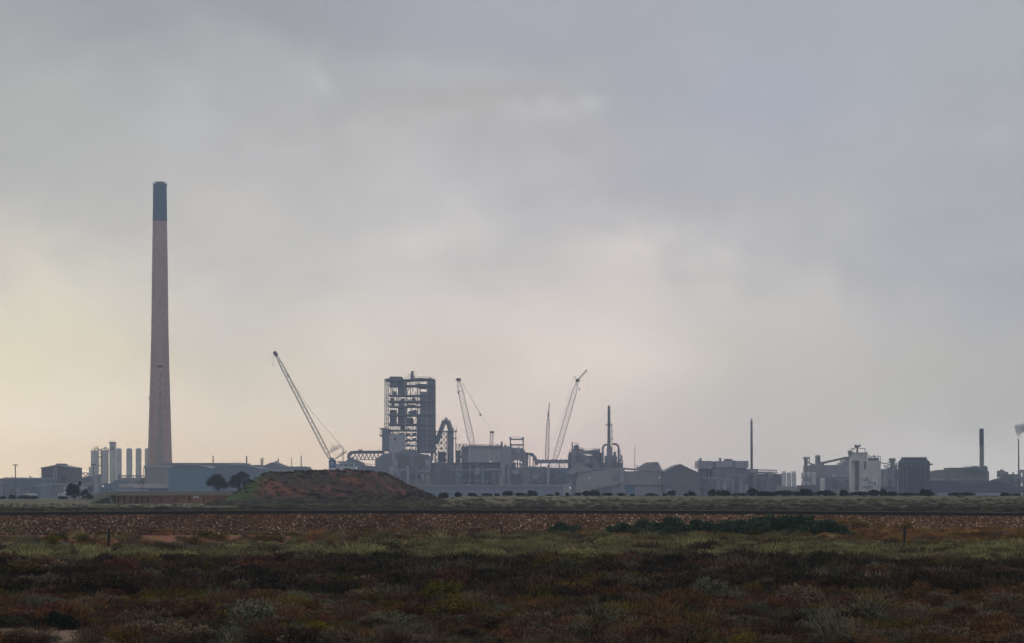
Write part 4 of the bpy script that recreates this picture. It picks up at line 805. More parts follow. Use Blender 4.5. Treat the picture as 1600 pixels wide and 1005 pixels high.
ST = [(333, 712.5, 1.7, 'single slim flue on the flat roof behind the left gum tree'), (385.3, 713.2, 2.2, 'slim flue above the low roof wing left of a pair of flues'), (408, 717, 1.9, 'left and shorter of the pair of flues touching each other'), (410.6, 716, 1.9, 'right and taller of the pair of flues touching each other'),
      (435, 717.2, 1.7, 'short flue just right of the domed roof vent'), (455.6, 716, 1.1, 'thinnest flue on the long roof near the mound'), (470.6, 713, 1.5, 'last slim flue, at the right end of the long roof')]
for a, y_, w_, lab in ST:
    t = T('flue', lab, 'chimney', a, 1560, group='slim flues on the roofs left of the mound'); t.C('pipe', 'dark_steel', a, w_, y_, None, 0, 10); t.C('cap', 'light_steel', a, w_+.3, y_-.5, y_, 0, 10)
t = T('domed_roof_hall', 'low hall whose roof rises to a point with a vent cap, left of the mound', 'building', 427, 1520)
t.G('roof', 'mid_sheet', [(398, 733), (411, 728), (420, 724), (427, 722.2), (434, 725), (444, 729), (444, 733)], 0, 40); t.B('wall', 'grey_sheet', 398, 444, 733, None, 1, 39); t.C('vent', 'steel', 427, 3, 720.6, 723, 20); t.C('vent_cap', 'steel', 427, 5, 719.8, 720.8, 20)
t = T('long_pale_roof_hall', 'long hall with a pale roof band running in behind the mound', 'building', 442, 1470)
t.B('wall', 'slate_blue_sheet', 404, 476, 737, None, 0, 40); t.B('roof_band', 'grey_sheet', 404, 476, 734.6, 737, -.8, 41); t.G('roof_far', 'mid_sheet', [(444, 734.5), (444, 729), (476, 728.8), (481, 733.5), (484, 738), (476, 738)], 2, 39)
t = T('low_blue_store', 'low blue grey store just left of the blue crane above the mound', 'building', 498, 1700); t.G('wall', 'slate_blue_sheet', [(478, t.py), (478, 737), (500, 735.4), (520, 735.4), (520, t.py)], 0, 20); t.B('roof', 'grey_sheet', 488, 520, 734.4, 735.4, -.5, 20.5)

# ================================================================ CRANES
def crane(lab, Y_, base, tip, w0, w1, segs, m, group='lattice boom cranes', name='crane'):
    t = T(name, lab, 'crane', base[0], Y_, group=group); t.part('boom', Mb().lattice(t.P(*base), t.P(*tip), w0*t.S, w1*t.S, max(6, int(segs*.62)), .40), m); return t
def carrier(t, px, yt, m='crane_red'):
    t.B('upper_works', m, px-6, px+9, yt, yt+9, -2.5, 2.5); t.B('crawler_track', 'dark_steel', px-9, px+9, t.py-5, t.py, -4.5, -2.2); t.B('crawler_track', 'dark_steel', px-9, px+9, t.py-5, t.py, 2.2, 4.5); t.B('undercarriage', 'dark_steel', px-4, px+4, yt+9, t.py-2, -2.1, 2.1)
t = crane('blue crane with an emblem on its cab, long boom leaning left above the mound', 1480, (517.5, 720), (430.5, 553), 6.2, 4.6, 34, 'crane_grey')
t.B('cab_house', 'bright_blue', 514.3, 525, 719.5, 731.5, -3, 3); t.G('boom_foot', 'bright_blue', [(516, 719.5), (518, 715.5), (520, 715), (524, 719.5)], -1.4, 1.4); t.B('deck', 'white_paint', 514, 554, 731.8, 736.5, -4, 4)
t.B('pedestal', 'white_paint', 515, 553, 736.5, None, -4.5, 4.5)
t.part('emblem_ring', Mb().tube([t.P(a, b, -3.15) for a, b in ringpts(519.8, 724.2, 1.9, 1.9, 20, 330, 10)], .26, 5), 'white_paint'); t.bars('emblem_stroke', 'white_paint', [(520, 724, 521.6, 726)], .3, -3.15)
t.part('boom_head', Mb().cyl(t.P(428.2, 549.6, 0), t.P(432.5, 556, 0), 1.1, 1.4, 6), 'rust_steel'); t.bars('head_jib', 'rust_steel', [(427.6, 551.2, 431, 549.8), (431, 549.8, 432.5, 553)], .6)
t.bars('hoist_cable', 'cable', [(427.4, 551, 427.2, 569)], .07); t.B('hook_block', 'dark_steel', 426.7, 427.9, 569, 571.6, -.4, .4); t.bars('pendant_line', 'cable', [(449, 586, 486, 642), (486, 642, 541, 706)], .16); t.part('gantry_mast', Mb().lattice(t.P(524, 717), t.P(541.5, 705.3), .9, .7, 8, .26), 'crane_grey'); t.B('boom_clamp', 'dark_steel', 448.2, 451.5, 585, 587.4, -1.2, 1.2)
t.bars('gantry_stay', 'cable', [(541.5, 705.3, 546, 716), (541.5, 705.3, 523, 712)], .18)
t = crane('crane with a wide white boom and red head leaning left, right of the inverted duct', 1680, (739, 700), (716, 594), 10, 7.2, 26, 'crane_white')
t.B('boom_head', 'crane_red', 713, 720, 591, 595.5, -1.6, 1.6); t.B('boom_sheave', 'crane_red', 715, 717.4, 611, 616, -1.2, 1); t.bars('pendant_line', 'cable', [(720, 594, 751, 647.5), (722.5, 598, 751, 648.5), (751, 648, 768, 674)], .13)
t.B('spreader', 'crane_red', 748.8, 752.4, 647, 649.2, -.8, .8); t.part('back_mast', Mb().lattice(t.P(767, 705), t.P(768.5, 677), 4.2*t.S, 4.6*t.S, 8, .32, False), 'crane_red'); t.B('mast_head', 'crane_red', 765.2, 772.3, 674, 677, -1.4, 1.4); carrier(t, 752, 752)
t = crane('thin almost upright crane mast with a pointed tip, centre right', 1620, (854.4, 724), (856.8, 648), 6, 3.6, 22, 'crane_grey')
t.part('fly_jib', Mb().lattice(t.P(856.6, 648), t.P(858.4, 630), 2.4*t.S, .5*t.S, 7, .24, False), 'crane_grey'); t.B('joint_block', 'crane_red', 855.4, 858.4, 645.5, 648.8, -.9, .9); t.B('hook_block', 'dark_steel', 856.4, 858, 661, 663, -1.8, -1); carrier(t, 854, 754)
t = crane('crane with a pale boom leaning right and a short jib at its head', 1660, (866, 722), (901.6, 598), 8.6, 7, 30, 'crane_white')
t.B('boom_head', 'rust_steel', 899.3, 905.5, 592.8, 597, -1.4, 1.4); t.part('fly_jib', Mb().lattice(t.P(902, 595), t.P(916.5, 579), 2.2*t.S, 1.2*t.S, 9, .28, False), 'crane_grey'); t.bars('jib_strut', 'dark_steel', [(902, 594.5, 897, 587.5)], .5); t.bars('jib_tip', 'rust_steel', [(914.5, 580, 916.8, 578.4)], .9)
t.bars('hoist_cable', 'cable', [(904.8, 596, 904.8, 606), (916.6, 580, 916.6, 609)], .06); t.B('hook_block', 'dark_steel', 904.1, 905.7, 606, 610, -.5, .5); t.B('ball_hook', 'dark_steel', 916.2, 917, 609, 611, -.3, .3)
t.bars('pendant_line', 'cable', [(897, 587.5, 881, 645), (881, 645, 858, 704)], .11); carrier(t, 862, 754)
t = T('thin_mast', 'thin leaning aerial mast above the pale pleated shed', 'mast', 990.5, 1700); t.part('mast', Mb().cyl(t.P(990.3, t.py), t.P(992.4, 696), .34, .16, 6), 'rust_steel'); t.B('aerial_box', 'dark_steel', 991.2, 992.4, 702.5, 704, -.4, .4); t.B('aerial_box', 'dark_steel', 990.9, 992, 716, 717.2, -.4, .4)

# white control cabin by the blue crane, with the steam pipe
t = T('control_building', 'white two storey control building with a row of windows beside the blue crane', 'building', 540, 1500)
t.B('wall', 'white_paint', 532, 553.5, 724.5, None, -4, 6); t.B('roof', 'pale_sheet', 531.3, 554.3, 723.2, 724.5, -5, 6.5); t.B('penthouse', 'pale_roof', 527, 540, 720.6, 723.2, 0, 5); t.B('wing', 'light_steel', 526, 532, 724.6, None, -3, 5)
for a, b in ((533.2, 536), (538.5, 541), (541.6, 544), (546.6, 549), (549.6, 552)): t.B('window', 'glass', a, b, 726, 728.8, -4.15, -3.95)
t.B('door', 'black_opening', 546, 547, 729.5, 733, -4.15, -3.95)
t.rail(532, 553, 734.6, 'steel', 2, -4.6)
t = T('steam_pipe', 'thin upright vent pipe with a white steam plume, behind the control building', 'pipe', 536, 1520); t.C('pipe', 'dark_steel', 536, 1.4, 702, None, 0, 8)

# ================================================================ THE WORKS, MIDDLE
t = T('conveyor_gallery', 'round enclosed conveyor on a zigzag steel truss, left of the frame tower', 'conveyor', 572, 1610)
t.tube('tube', 'duct_purple', [(544.5, 716), (545, 711), (547.5, 707.8), (551, 706.8), (600, 706.6)], 5.2, 2, n=12)
z = []; xs_ = np.arange(549, 597, 6.0)
for i, a in enumerate(xs_): z += [(a, 709.6, a+3, 718.2), (a+3, 718.2, a+6, 709.6)]
t.bars('truss', 'steel', z+[(548, 718.6, 601, 718.6)], .55, -.5); t.bars('roof_fittings', 'steel', [(561, 704, 561, 701.6), (564, 704, 566, 701.6), (560, 701.8, 567, 701.8), (577.5, 704, 577.5, 702), (592, 704, 592, 701.4), (591, 701.6, 596, 701.6)], .22, 1)
t.B('drive_box', 'duct', 560, 566, 702.8, 704.6, 0, 3)
t.B('leg_tower', 'dark_sheet', 543, 552, 715, None, 0, 6)
t.bars('access_bridge', 'steel', [(565, 724.5, 588, 725.8), (565, 727.2, 588, 729.4), (567, 724.6, 572, 727.8), (572, 725, 577, 728.4), (577, 725.2, 582, 729)], .3, -.5)
t = T('low_dark_hall', 'dark low hall under the conveyor gallery with a bite of sky showing through', 'building', 570, 1590)
t.G('wall', 'mid_sheet', [(541, t.py), (541, 719), (556, 719), (564, 722), (567, 727), (586, 729.6), (586, 719.4), (604, 719.4), (604, t.py)], 0, 30, label='dark stepped wall'); t.B('wing', 'slate_blue_sheet', 553.6, 600, 735, None, -6, -.1); clutter(t, 555, 602, 732, 770, 21, 14, -7, ('steel', 'slate_blue_sheet', 'mid_sheet')); t.lamp(557, 731)

# --- the frame tower
t = T('frame_tower', 'tall open steel furnace tower of many floors, part clad in dark sheet', 'tower', 640, 1600)
LV = [592.5, 601.5, 617, 626, 634.5, 647, 662, 671.5, 679.5, 687.5, 695.5, 705]
for xx, ww in ((613.2, .6), (641.6, .7), (601, .75), (607.2, .9), (619.2, .9), (632.8, 1.1), (650, .9), (653.4, .8), (667, .9), (678.3, 1.1)):
    for d_ in (0, 26):
        t.B('column', 'light_steel' if xx in (619.2, 632.8, 667) and d_ == 0 else 'steel', xx-ww/2, xx+ww/2, 592.2, None, d_-.5, d_+.5)
thick = {592.5: 1.4, 601.5: 2.2, 617: 2.0, 626: 3.4, 634.5: 1.6, 647: 3.4, 662: 3.6, 671.5: 2.2, 679.5: 1.6, 687.5: 2.0, 695.5: 1.8, 705: 3}
for i, y_ in enumerate(LV): t.B('floor', 'dark_steel', 606.8, 678, y_, y_+thick[y_]*.8, -.9 if i % 2 else -.4, 27)
rt = random.Random(5)
for i in range(len(LV)-1):
    y0, y1 = LV[i]+1.2, LV[i+1]; t.rail(607, 652, LV[i+1], 'dark_steel', 2.2, -.8)
    t.bars('brace', 'steel', [(601, y0-1, 607, (y0+y1)/2), (607, (y0+y1)/2, 601, y1), (601, (y0+y1)/2, 607, y0-1), (607, y1, 601, (y0+y1)/2), (601, (y0+y1)/2, 607, (y0+y1)/2), (601, y1, 607, y1)], .26, 0)
    if i in (1, 3, 5, 7, 9): t.bars('brace', 'steel', [(619.5, y0, 607.5, y1), (607.5, y0, 619.5, y1)], .28, 1)
    if i in (0,): t.bars('brace', 'steel', [(633, y0, 642, y1), (650, y1, 667, y0)], .3, 1)
    if i == 1: t.bars('brace', 'steel', [(641.5, y0, 635, y1), (641.5, y0, 650, y1), (654, y0, 660, y1), (668, y0, 678, y1), (640, y0, 633.4, y1)], .34, 1)
    for xa, xb in ((619.6, 632.4), (633.4, 641.5), (641.5, 650)):
        if rt.random() < .55 and i > 1: t.bars('brace', 'steel', [(xa, y1, xb, y0)] if rt.random() < .5 else [(xa, y0, (xa+xb)/2, y1), ((xa+xb)/2, y1, xb, y0)], .30, rt.choice((.5, 12, 25)))
    t.B('beam', 'light_steel', 601, 652, y0-1.0, y0-.5, -1.3, -1.0)
    for k in range(3): xx = rt.uniform(608, 650); t.B('hanger', 'steel', xx-.25, xx+.25, y0, y1, 6+4*k, 7+4*k)
    for k in range(6 if i > 1 else 2):   # machines and vessels on every floor
        xx = rt.choice((608.5, 611, 622, 625, 634, 637, 643)) + rt.random()*2; hh = (y1-y0)*rt.uniform(.3, .75); ww = rt.uniform(2.5, 6)
        if rt.random() < .45: t.C('vessel', 'dark_steel', xx+ww/2, ww, y1-hh, y1, rt.uniform(5, 20), 12, dome=True)
        else: t.B('machine', rt.choice(('dark_steel', 'steel', 'duct')), xx, xx+ww, y1-hh, y1, rt.uniform(3, 9), rt.uniform(12, 22))
    if i in (2, 4, 8, 9, 10): t.tube('pipe', 'duct', [(621, y1), (622, (y0+y1)/2), (634, (y0+y1)/2+1), (640, y1)], 1.0, 4, n=7)
t.B('top_housing', 'dark_steel', 608.6, 627.6, 588.4, 600.5, 1, 24); t.B('hopper_bay', 'mid_sheet', 621.5, 632.3, 596, 617, 3, 24); t.B('hopper_bay', 'steel', 621.5, 632.3, 634, 661, 5, 24); t.B('hopper_bay', 'mid_sheet', 608, 618, 640, 661, 8, 20)
for a in (609, 613.5, 618, 622.5, 627): t.B('housing_rib', 'steel', a-.25, a+.25, 588.6, 594, .6, 1)
t.G('roof_canopy', 'steel', [(601, 592.6), (608, 591), (632, 593.2), (655, 590.4), (670, 591.4), (678.8, 592.2), (678.8, 593.6), (660, 592.4), (632, 595), (601, 594.4)], -1, 27)
t.B('wall_cladding', 'mid_sheet', 656.4, 678, 612, 706, .9, 26); t.B('wall_cladding', 'mid_sheet', 667.6, 678, 594.5, 612, 1, 26, label='upper narrow cladding'); t.B('upper_machine', 'dark_steel', 653.5, 667, 599.6, 606, 4, 22); t.B('lift_shaft', 'dark_sheet', 651, 656.2, 649, 706, 2, 25); t.B('upper_deck', 'dark_steel', 662, 678, 603, 606, .4, 25)
for y_ in (633, 660, 683): t.B('cladding_joint', 'dark_steel', 656.4, 678, y_, y_+.4, .7, 1)
for (a, b) in ((665.4, 636.8), (668.2, 636.8), (665.4, 667), (668.2, 667), (665, 677), (665, 694.5), (674, 619.5), (669.5, 607)): t.B('opening', 'silo_white', a-.35, a+.35, b-.8, b+.8, .6, 1)  # solid white plates, sky showing through gaps put in as colour
t.B('vent_stack', 'dark_steel', 641.4, 645.4, 579, 590, 8, 10); t.B('vent_foot', 'steel', 640.8, 646.4, 586.5, 590.8, 7, 11); t.bars('vent_rail', 'steel', [(636.5, 584.4, 640.8, 584.4), (636.8, 583, 636.8, 588), (640, 583, 640, 591), (646, 584.4, 648, 584.4), (647.6, 582.5, 647.6, 590)], .26, 8)
t.B('side_block', 'slate_blue_sheet', 597, 607, 669.5, 704, -1, 24); t.B('ledge', 'steel', 593, 602, 669, 670.6, -2, 10); t.B('ledge', 'steel', 593.4, 600, 679.6, 682, -2, 10); t.bars('ledge_post', 'steel', [(594, 669.5, 594, 680), (596.2, 669.5, 596.2, 680)], .3, -1.5)
t.B('pale_panel', 'light_steel', 608, 632.3, 678.8, 707.5, -1.6, -.95, label='pale blank panel low on the left'); t.B('pale_panel_joint', 'steel', 608, 632.3, 692.8, 693.2, -1.75, -1.6)
for b_ in (591.6,): t.bars('roof_rail', 'steel', [(633, 589.8, 656, 588.2), (656, 588.2, 678, 589.8)]+[(633+4.5*i, 592, 633+4.5*i, 589) for i in range(11)], .18, 0)
t.C('roof_drum', 'steel', 671, 3, 588.8, 591.5, 10, 10)

t = T('furnace_hall', 'massive grey furnace hall under the frame tower with two paler pillars', 'building', 630, 1575)
t.G('wall', 'mid_sheet', [(586, t.py), (586, 718), (600, 708.6), (620, 708), (629, 703), (646, 704), (652, 708), (668, 710.5), (672.5, 716), (672.5, t.py)], 0, 34)
t.B('upper_band', 'brown_sheet', 622, 641, 711.5, 728.4, -.9, -.05); t.B('upper_band', 'brown_sheet', 646, 670, 712, 728.4, -.9, -.05); t.B('mid_band', 'dark_sheet', 604, 668, 729.2, 746, -.7, -.05)
t.B('pillar', 'light_steel', 614.4, 621, 719, 740, -3.5, -1); t.B('pillar_foot', 'mid_sheet', 613.6, 622, 740, None, -4, -1); t.B('pillar', 'grey_sheet', 664.6, 672, 718, 748, -3.5, -1); t.B('pillar_foot', 'concrete', 663.6, 672.6, 748, 762, -4.4, -1); t.B('pillar_collar', 'dark_steel', 663.4, 672.8, 738.6, 741, -4.8, -1)
t.B('pillar_window', 'dark_steel', 616.2, 619, 728, 731, -3.7, -3.4); t.B('pillar_window', 'dark_steel', 666.4, 670, 727, 734, -3.7, -3.4); t.G('conveyor', 'light_steel', [(613, 720), (616.6, 720), (618.4, 684), (616.6, 684)], -6, -4.4); t.B('conveyor_head', 'dark_steel', 616, 619.4, 683.6, 689, -6.5, -4)
clutter(t, 604, 663, 728, 757, 31, 26, -1.5, ('steel', 'duct', 'mid_sheet', 'grey_sheet', 'slate_blue_sheet')); t.lamp(626.4, 749.4); t.lamp(653.5, 756.4); t.G('ramp', 'duct_purple', [(641, 757), (641, 751.5), (663, 748.8), (663, 757)], -6, -3)

t = T('inverted_duct', 'big pale duct folded like an upside down V on a braced steel frame', 'duct', 697, 1620)
t.tube('left_leg', 'duct', [(681.5, 693), (694.4, 657.2)], 7.6, 2, n=14); t.tube('elbow', 'duct', [(694.4, 657.2), (699.4, 657.2)], 7.8, 2, n=14); t.tube('right_leg', 'duct', [(699.4, 657.2), (704, 672), (704, 735)], 8.2, 2, n=14)
t.bars('vent', 'steel', [(696.6, 653, 696.6, 650.4)], .5, 4); t.B('right_tower', 'slate_blue_sheet', 698.5, 707.5, 672, None, 6, 14)
seg = []
for yy_ in range(674, 726, 9): seg += [(681, yy_, 698, yy_), (681, yy_, 689.5, yy_+9), (689.5, yy_+9, 698, yy_), (681, yy_+9, 689.5, yy_), (689.5, yy_, 698, yy_+9)]
seg += [(681, 674, 681, 735), (689.5, 674, 689.5, 735), (698, 672, 698, 735), (708.4, 668, 708.4, 735), (712, 672, 712, 735)]
t.bars('support_frame', 'steel', seg, .42, 0); t.B('platform', 'steel', 690, 714, 673.8, 675.2, -1.5, 8); t.B('platform', 'steel', 706, 713.4, 684, 685.4, -1, 8); t.rail(706, 714, 673.8, 'steel', 3, -1.3); t.B('burner_box', 'dark_steel', 684, 696, 706, 722, 6, 12); t.bars('aerial', 'steel', [(713.2, 674, 713.2, 665.8)], .2); t.B('white_tank', 'light_steel', 672.6, 676.6, 706, 720, 0, 4)
t = T('pipe_truss', 'open steel pipe truss between inverted duct and pale smelter block', 'truss', 720, 1630)
seg = [(711, 695.4, 729, 695.4), (711, 705, 729, 705), (711, 714, 729, 714)]
for a in (712.5, 718, 724, 729): seg += [(a, 693.5, a, 735)]
for a, b in ((712.5, 718), (718, 724), (724, 729)): seg += [(a, 695.4, b, 705), (b, 695.4, a, 705), (a, 705, b, 714)]
t.bars('frame', 'steel', seg, .38, 0); t.tube('duct', 'duct', ringpts(722, 722, 8, 9, 180, 40), 5, 3); t.C('vessel', 'dark_steel', 716, 7, 704, 735, 6); t.rail(711, 729, 695.4, 'steel', 2, 0)

t = T('dark_process_hall', 'long dark process hall beneath the duct and pale block, full of pipes', 'building', 735, 1590)
t.B('wall', 'dark_sheet', 672.8, 806, 722.8, None, 8, 34); t.B('side_hall', 'slate_blue_sheet', 674, 728, 733, None, 1, 7.8); clutter(t, 674, 798, 722, 756, 41, 52, -1, ('steel', 'slate_blue_sheet', 'duct', 'mid_sheet', 'dark_steel'))
t.C('vessel', 'duct', 746.5, 9, 731, 741, -6, 14, dome=True); t.B('hopper', 'duct', 758.5, 770, 732, 739, -5, 1); t.C('vessel', 'light_steel', 743.2, 3, 738, 743, -8); t.tube('loop_pipe', 'duct', ringpts(748, 727, 6, 4, 0, 180), 1.6, -5)
for (a, b) in ((686.5, 734.4), (689, 738), (691.4, 734.8), (686.6, 738.2)): t.B('bright_window', 'silo_white', a-.8, a+.8, b-.6, b+.6, .6, 1)
t = T('smelter_block', 'pale grey windowless smelter block with vents and rails on its flat roof', 'building', 762, 1585)
t.G('wall', 'grey_sheet', [(731.5, 722), (731.5, 699), (782, 699), (782, 722.4), (734, 722.4)], -2, 26); t.B('top_band', 'mid_sheet', 728, 783, 696.6, 700, -2.6, 26.5); t.B('left_wing', 'mid_sheet', 720.5, 731.3, 697.5, 722.5, 2, 24); t.B('right_wing', 'duct', 782.2, 799, 697.4, 730, -1, 24)
for i, a in enumerate(np.arange(733, 781, 4.3)): t.B('roof_vent', 'dark_steel', a, a+rt.uniform(.8, 2.3), 696.6-rt.uniform(1, 3.2), 696.6, 4, 8)
t.rail(729, 782, 696.6, 'steel', 2, -2.3); t.C('roof_stack', 'dark_steel', 784, 3.2, 691, 697.5, 6); t.C('stack_cap', 'dark_steel', 784, 1.6, 689.4, 691, 6); t.B('roof_box', 'dark_steel', 788, 791, 694.5, 697.5, 3, 7); t.lamp(766.5, 721.4, -3); t.B('pier', 'duct', 782, 789, 722, None, -3, 4); t.B('pier', 'duct', 790, 796, 730, None, -2.6, 4)
t.C('pier_drum', 'concrete', 783.5, 7.6, 752, 761, -6, 14); t.C('pier_drum', 'duct', 783.5, 6.4, 745.5, 751.5, -6, 14)
for i in range(6): t.B('wall_joint', 'mid_sheet', 738.6+7.2*i-.1, 738.6+7.2*i+.1, 700.2, 722, -2.15, -1.95)
t = T('roof_gantry', 'portal shaped steel gantry tower right of the pale smelter block', 'tower', 807, 1600)
for a in (797.6, 817.4): t.B('leg', 'steel', a-1, a+1, 684.6, 700, 0, 3); t.B('leg_cap', 'steel', a-2, a+1.4, 683.4, 685.6, -.5, 3.5)
t.B('crossbeam', 'steel', 797, 818.4, 685.4, 687.6, .2, 2.8); t.B('lower_beam', 'steel', 796, 818, 694, 696, .2, 2.8); t.rail(797, 818, 684.4, 'steel', 2, 0); t.bars('brace', 'light_steel', [(798, 696, 806, 701), (806, 696, 814, 701), (814, 696, 806, 701)], .4, 1)
t.B('bin', 'duct', 799.5, 817.6, 700, 719, 1, 16); t.G('bin_face', 'light_steel', [(804, 701), (813, 701), (812, 708), (805, 708)], -.2, .9); t.G('cone', 'duct', [(795, 698), (800, 698), (802, 722), (792, 722)], 2, 8); t.G('flare', 'duct', [(817.6, 701), (819.6, 703), (824.5, 722), (824.5, 732), (815, 732)], 1, 10)
t.B('shoulder', 'duct', 795, 826, 710, 717, 3, 14); t.bars('struts', 'dark_steel', [(799, 717, 799, 731), (803, 717, 803, 731), (808.5, 717, 808.5, 731), (812.6, 717, 812.6, 731), (799, 725, 824, 725), (813, 717, 822, 730), (822, 717, 813, 730)], .8, 3)
t = T('curved_duct', 'short curved duct bending down with a bright blue top section, right of the gantry', 'duct', 831, 1600)
t.tube('lower_bend', 'duct', [(836.4, 716.5), (838, 722), (838.2, 727)], 5.5, 3, n=12); t.tube('blue_section', 'bright_blue', ringpts(829, 717, 5.2, 7.4, 90, 42, 4), 5.0, 3, n=12); t.tube('upper_bend', 'duct', ringpts(828, 719, 8.4, 9.4, 42, 6, 4), 5.4, 3, n=12)
t.tube('upper_duct', 'duct_purple', [(820, 708), (829, 709.4)], 3.4, 3, n=12); t.bars('post', 'dark_steel', [(828, 711, 828, 732), (833.2, 714, 833.2, 732), (824.6, 712, 824.6, 732)], .7, 3)
t = T('middle_plant', 'grey process plant with pipes and small boxes below the curved duct', 'building', 842, 1590)
t.B('wall', 'mid_sheet', 796, 856, 730.6, None, 6, 30); t.B('front_block', 'duct', 799, 823, 734, 742, -3, 3); t.B('front_block', 'mid_sheet', 798, 822, 743, 756, -3, 5.9); t.B('tank_row', 'light_steel', 796, 800, 752, 757, -6, -4); t.B('tank_row', 'light_steel', 817, 822, 752.5, 758, -6, -4)
clutter(t, 800, 856, 729, 758, 51, 34, -4, ('steel', 'duct', 'grey_sheet', 'mid_sheet', 'light_steel')); t.lamp(840.2, 742); t.lamp(849.6, 742.4, r=.34)
t = T('pipe_bridge', 'level covered pipe bridge carrying small vents, passing behind the leaning crane', 'pipe bridge', 865, 1610)
t.B('gallery', 'duct', 838, 890, 719.4, 724.2, 0, 5); t.B('gallery_roof', 'duct_purple', 838, 890, 718.6, 719.4, -.4, 5.4)
for a in np.arange(841, 889, 7): t.B('vent', 'dark_steel', a, a+1.4, 717.4, 718.6, 1, 3)
for a in (845, 858.5, 874, 888): t.B('trestle', 'steel', a-.7, a+.7, 724.2, None, 1, 3)
t.bars('under_truss', 'steel', [(843, 729.8, 886, 729.8)]+[(860+5*i, 724, 862.5+5*i, 729.8) for i in range(5)]+[(862.5+5*i, 729.8, 865+5*i, 724) for i in range(5)], .22, 1)
t = T('blue_grey_hall', 'low blue grey hall below the pipe bridge', 'building', 868, 1605); t.B('wall', 'slate_blue_sheet', 846, 889, 731, None, 4, 30); clutter(t, 848, 888, 731, 768, 52, 16, -1, ('steel', 'slate_blue_sheet', 'mid_sheet')); t.G('pale_patch', 'grey_sheet', [(862, 747), (875, 741.5), (876, 743), (863, 748.6)], -2, -.5)
t = T('perimeter_bank', 'long low blue grey wall with a paler top edge before the furnace halls', 'wall', 745, 1480)
t.B('wall', 'river_grey', 560, 880, 759.6, None, 0, 6); t.B('top_edge', 'warm_grey', 560, 880, 757.6, 759.6, -.5, 6.5); t.B('white_vehicle_roof', 'white_paint', 729, 733.4, 757.2, 758.8, -2, -.6)  # top edge paler than the wall: light falling on it put into the colour
t.B('lower_ledge', 'slate_blue_sheet', 560, 880, 766, None, -6, -.1)
t = T('white_chimney_pipe', 'short pale upright pillar in the bank below the thin upright crane', 'pillar', 856.6, 1560); t.C('shaft', 'light_steel', 856.8, 3.6, 726, 755, -2, 12); t.C('foot', 'duct', 856.8, 4.8, 755, None, -2, 12)

t = T('process_tower', 'grey process tower with round fan housing and a horizontal beam, left of the twin ducts', 'tower', 915, 1610)
t.B('main_block', 'duct', 893, 912, 701.5, 730, 0, 18); t.B('left_column', 'steel', 889, 893, 707, 735, 2, 14); t.bars('mast', 'dark_steel', [(893.6, 701, 893.6, 690.4), (890, 712, 890, 704), (904.3, 696.5, 904.3, 730), (908, 701, 908, 697.6), (887.6, 711, 887.6, 727)], .45, 0)
t.part('fan_housing', Mb().cyl(t.P(900, 698.6, 0), t.P(900, 698.6, 4), 3.7*t.S, n=16), 'green_grey'); t.bars('fan_frame', 'steel', [(894.6, 692.4, 903.4, 692.4), (903.4, 692.4, 903.4, 702), (894.6, 692.4, 894.6, 702), (895, 697, 900, 704)], .4, -.4)
t.B('beam', 'duct', 910, 930, 703.8, 709.4, 1, 9); t.B('right_column', 'duct', 926, 938, 702.6, 733, 0, 18); t.B('post', 'steel', 937.8, 940.6, 708, 733, 2, 8); t.bars('top_rods', 'steel', [(928.6, 702.8, 928.6, 699.4), (932.5, 702.8, 932.5, 699.8), (936.4, 703, 936.4, 701)], .5, 2)
t.C('vessel', 'dark_steel', 920.4, 9.6, 711.6, 727, 8, 16, dome=True); t.B('base', 'duct', 890, 972, 723.5, None, 6, 30); clutter(t, 893, 938, 703, 728, 61, 12, -1, ('steel', 'duct', 'dark_steel')); t.rail(893, 912, 701.5, 'steel', 2, 0); t.rail(910, 938, 702.8, 'steel', 1.8, .5)
t = T('twin_duct_plant', 'gas cleaning plant with two hooped ducts either side of a tall pale green grey chimney', 'plant', 954, 1600)
t.tube('left_hoop', 'duct', [(942.2, 730)]+ringpts(947, 702, 5, 7, 180, 90, 6)+[(953, 695.2)], 3.4, 2, n=12); t.tube('right_hoop', 'duct_purple', [(957, 693.8)]+ringpts(962, 701, 4.8, 7, 90, 0, 6)+[(967, 732)], 3.2, 2, n=12)
t.C('scrubber', 'duct', 953, 9, 697, 735, 5, 18, dome=True); t.B('housing', 'duct', 946, 965, 712, None, 8, 18); t.C('mid_vessel', 'duct_purple', 960.6, 4, 706, 735, 3, 12, dome=True)
for y_ in (704.5, 710.5, 716.6): t.B('landing', 'steel', 965.5, 970, y_, y_+.8, 0, 5)
t.bars('cage', 'steel', [(969.6, 702, 969.6, 734), (958.4, 706.4, 966, 706.4)], .3, 1); t.rail(946, 966, 712, 'steel', 2, 4); clutter(t, 942, 972, 710, 735, 62, 10, -2, ('duct', 'steel', 'duct_purple'))
t.C('chimney', 'green_grey', 952, 5.4, 634.4, 700, 5, 18, w1=4.0); ch = t.C('chimney_top', 'steel', 952, 4.4, 633.6, 645.5, 5, 18, w1=3.6); t.B('platform', 'steel', 946.6, 957.6, 663, 664.4, 2.4, 7.8); t.rail(946.8, 957.4, 663, 'steel', 2.2, 2.6)
t.C('collar', 'steel', 952, 6.4, 644.6, 645.8, 5, 18); t.bars('ladder', 'steel', [(956.4, 664, 956.4, 696), (957, 673.5, 957.6, 676), (957, 684, 957.6, 687)], .4, 5); t.bars('ladder_landing', 'steel', [(954.6, 673.4, 957.8, 673.4), (954.6, 684.8, 957.8, 684.8), (957.6, 671.5, 957.6, 675), (957.6, 683, 957.6, 687.4)], .3, 5)

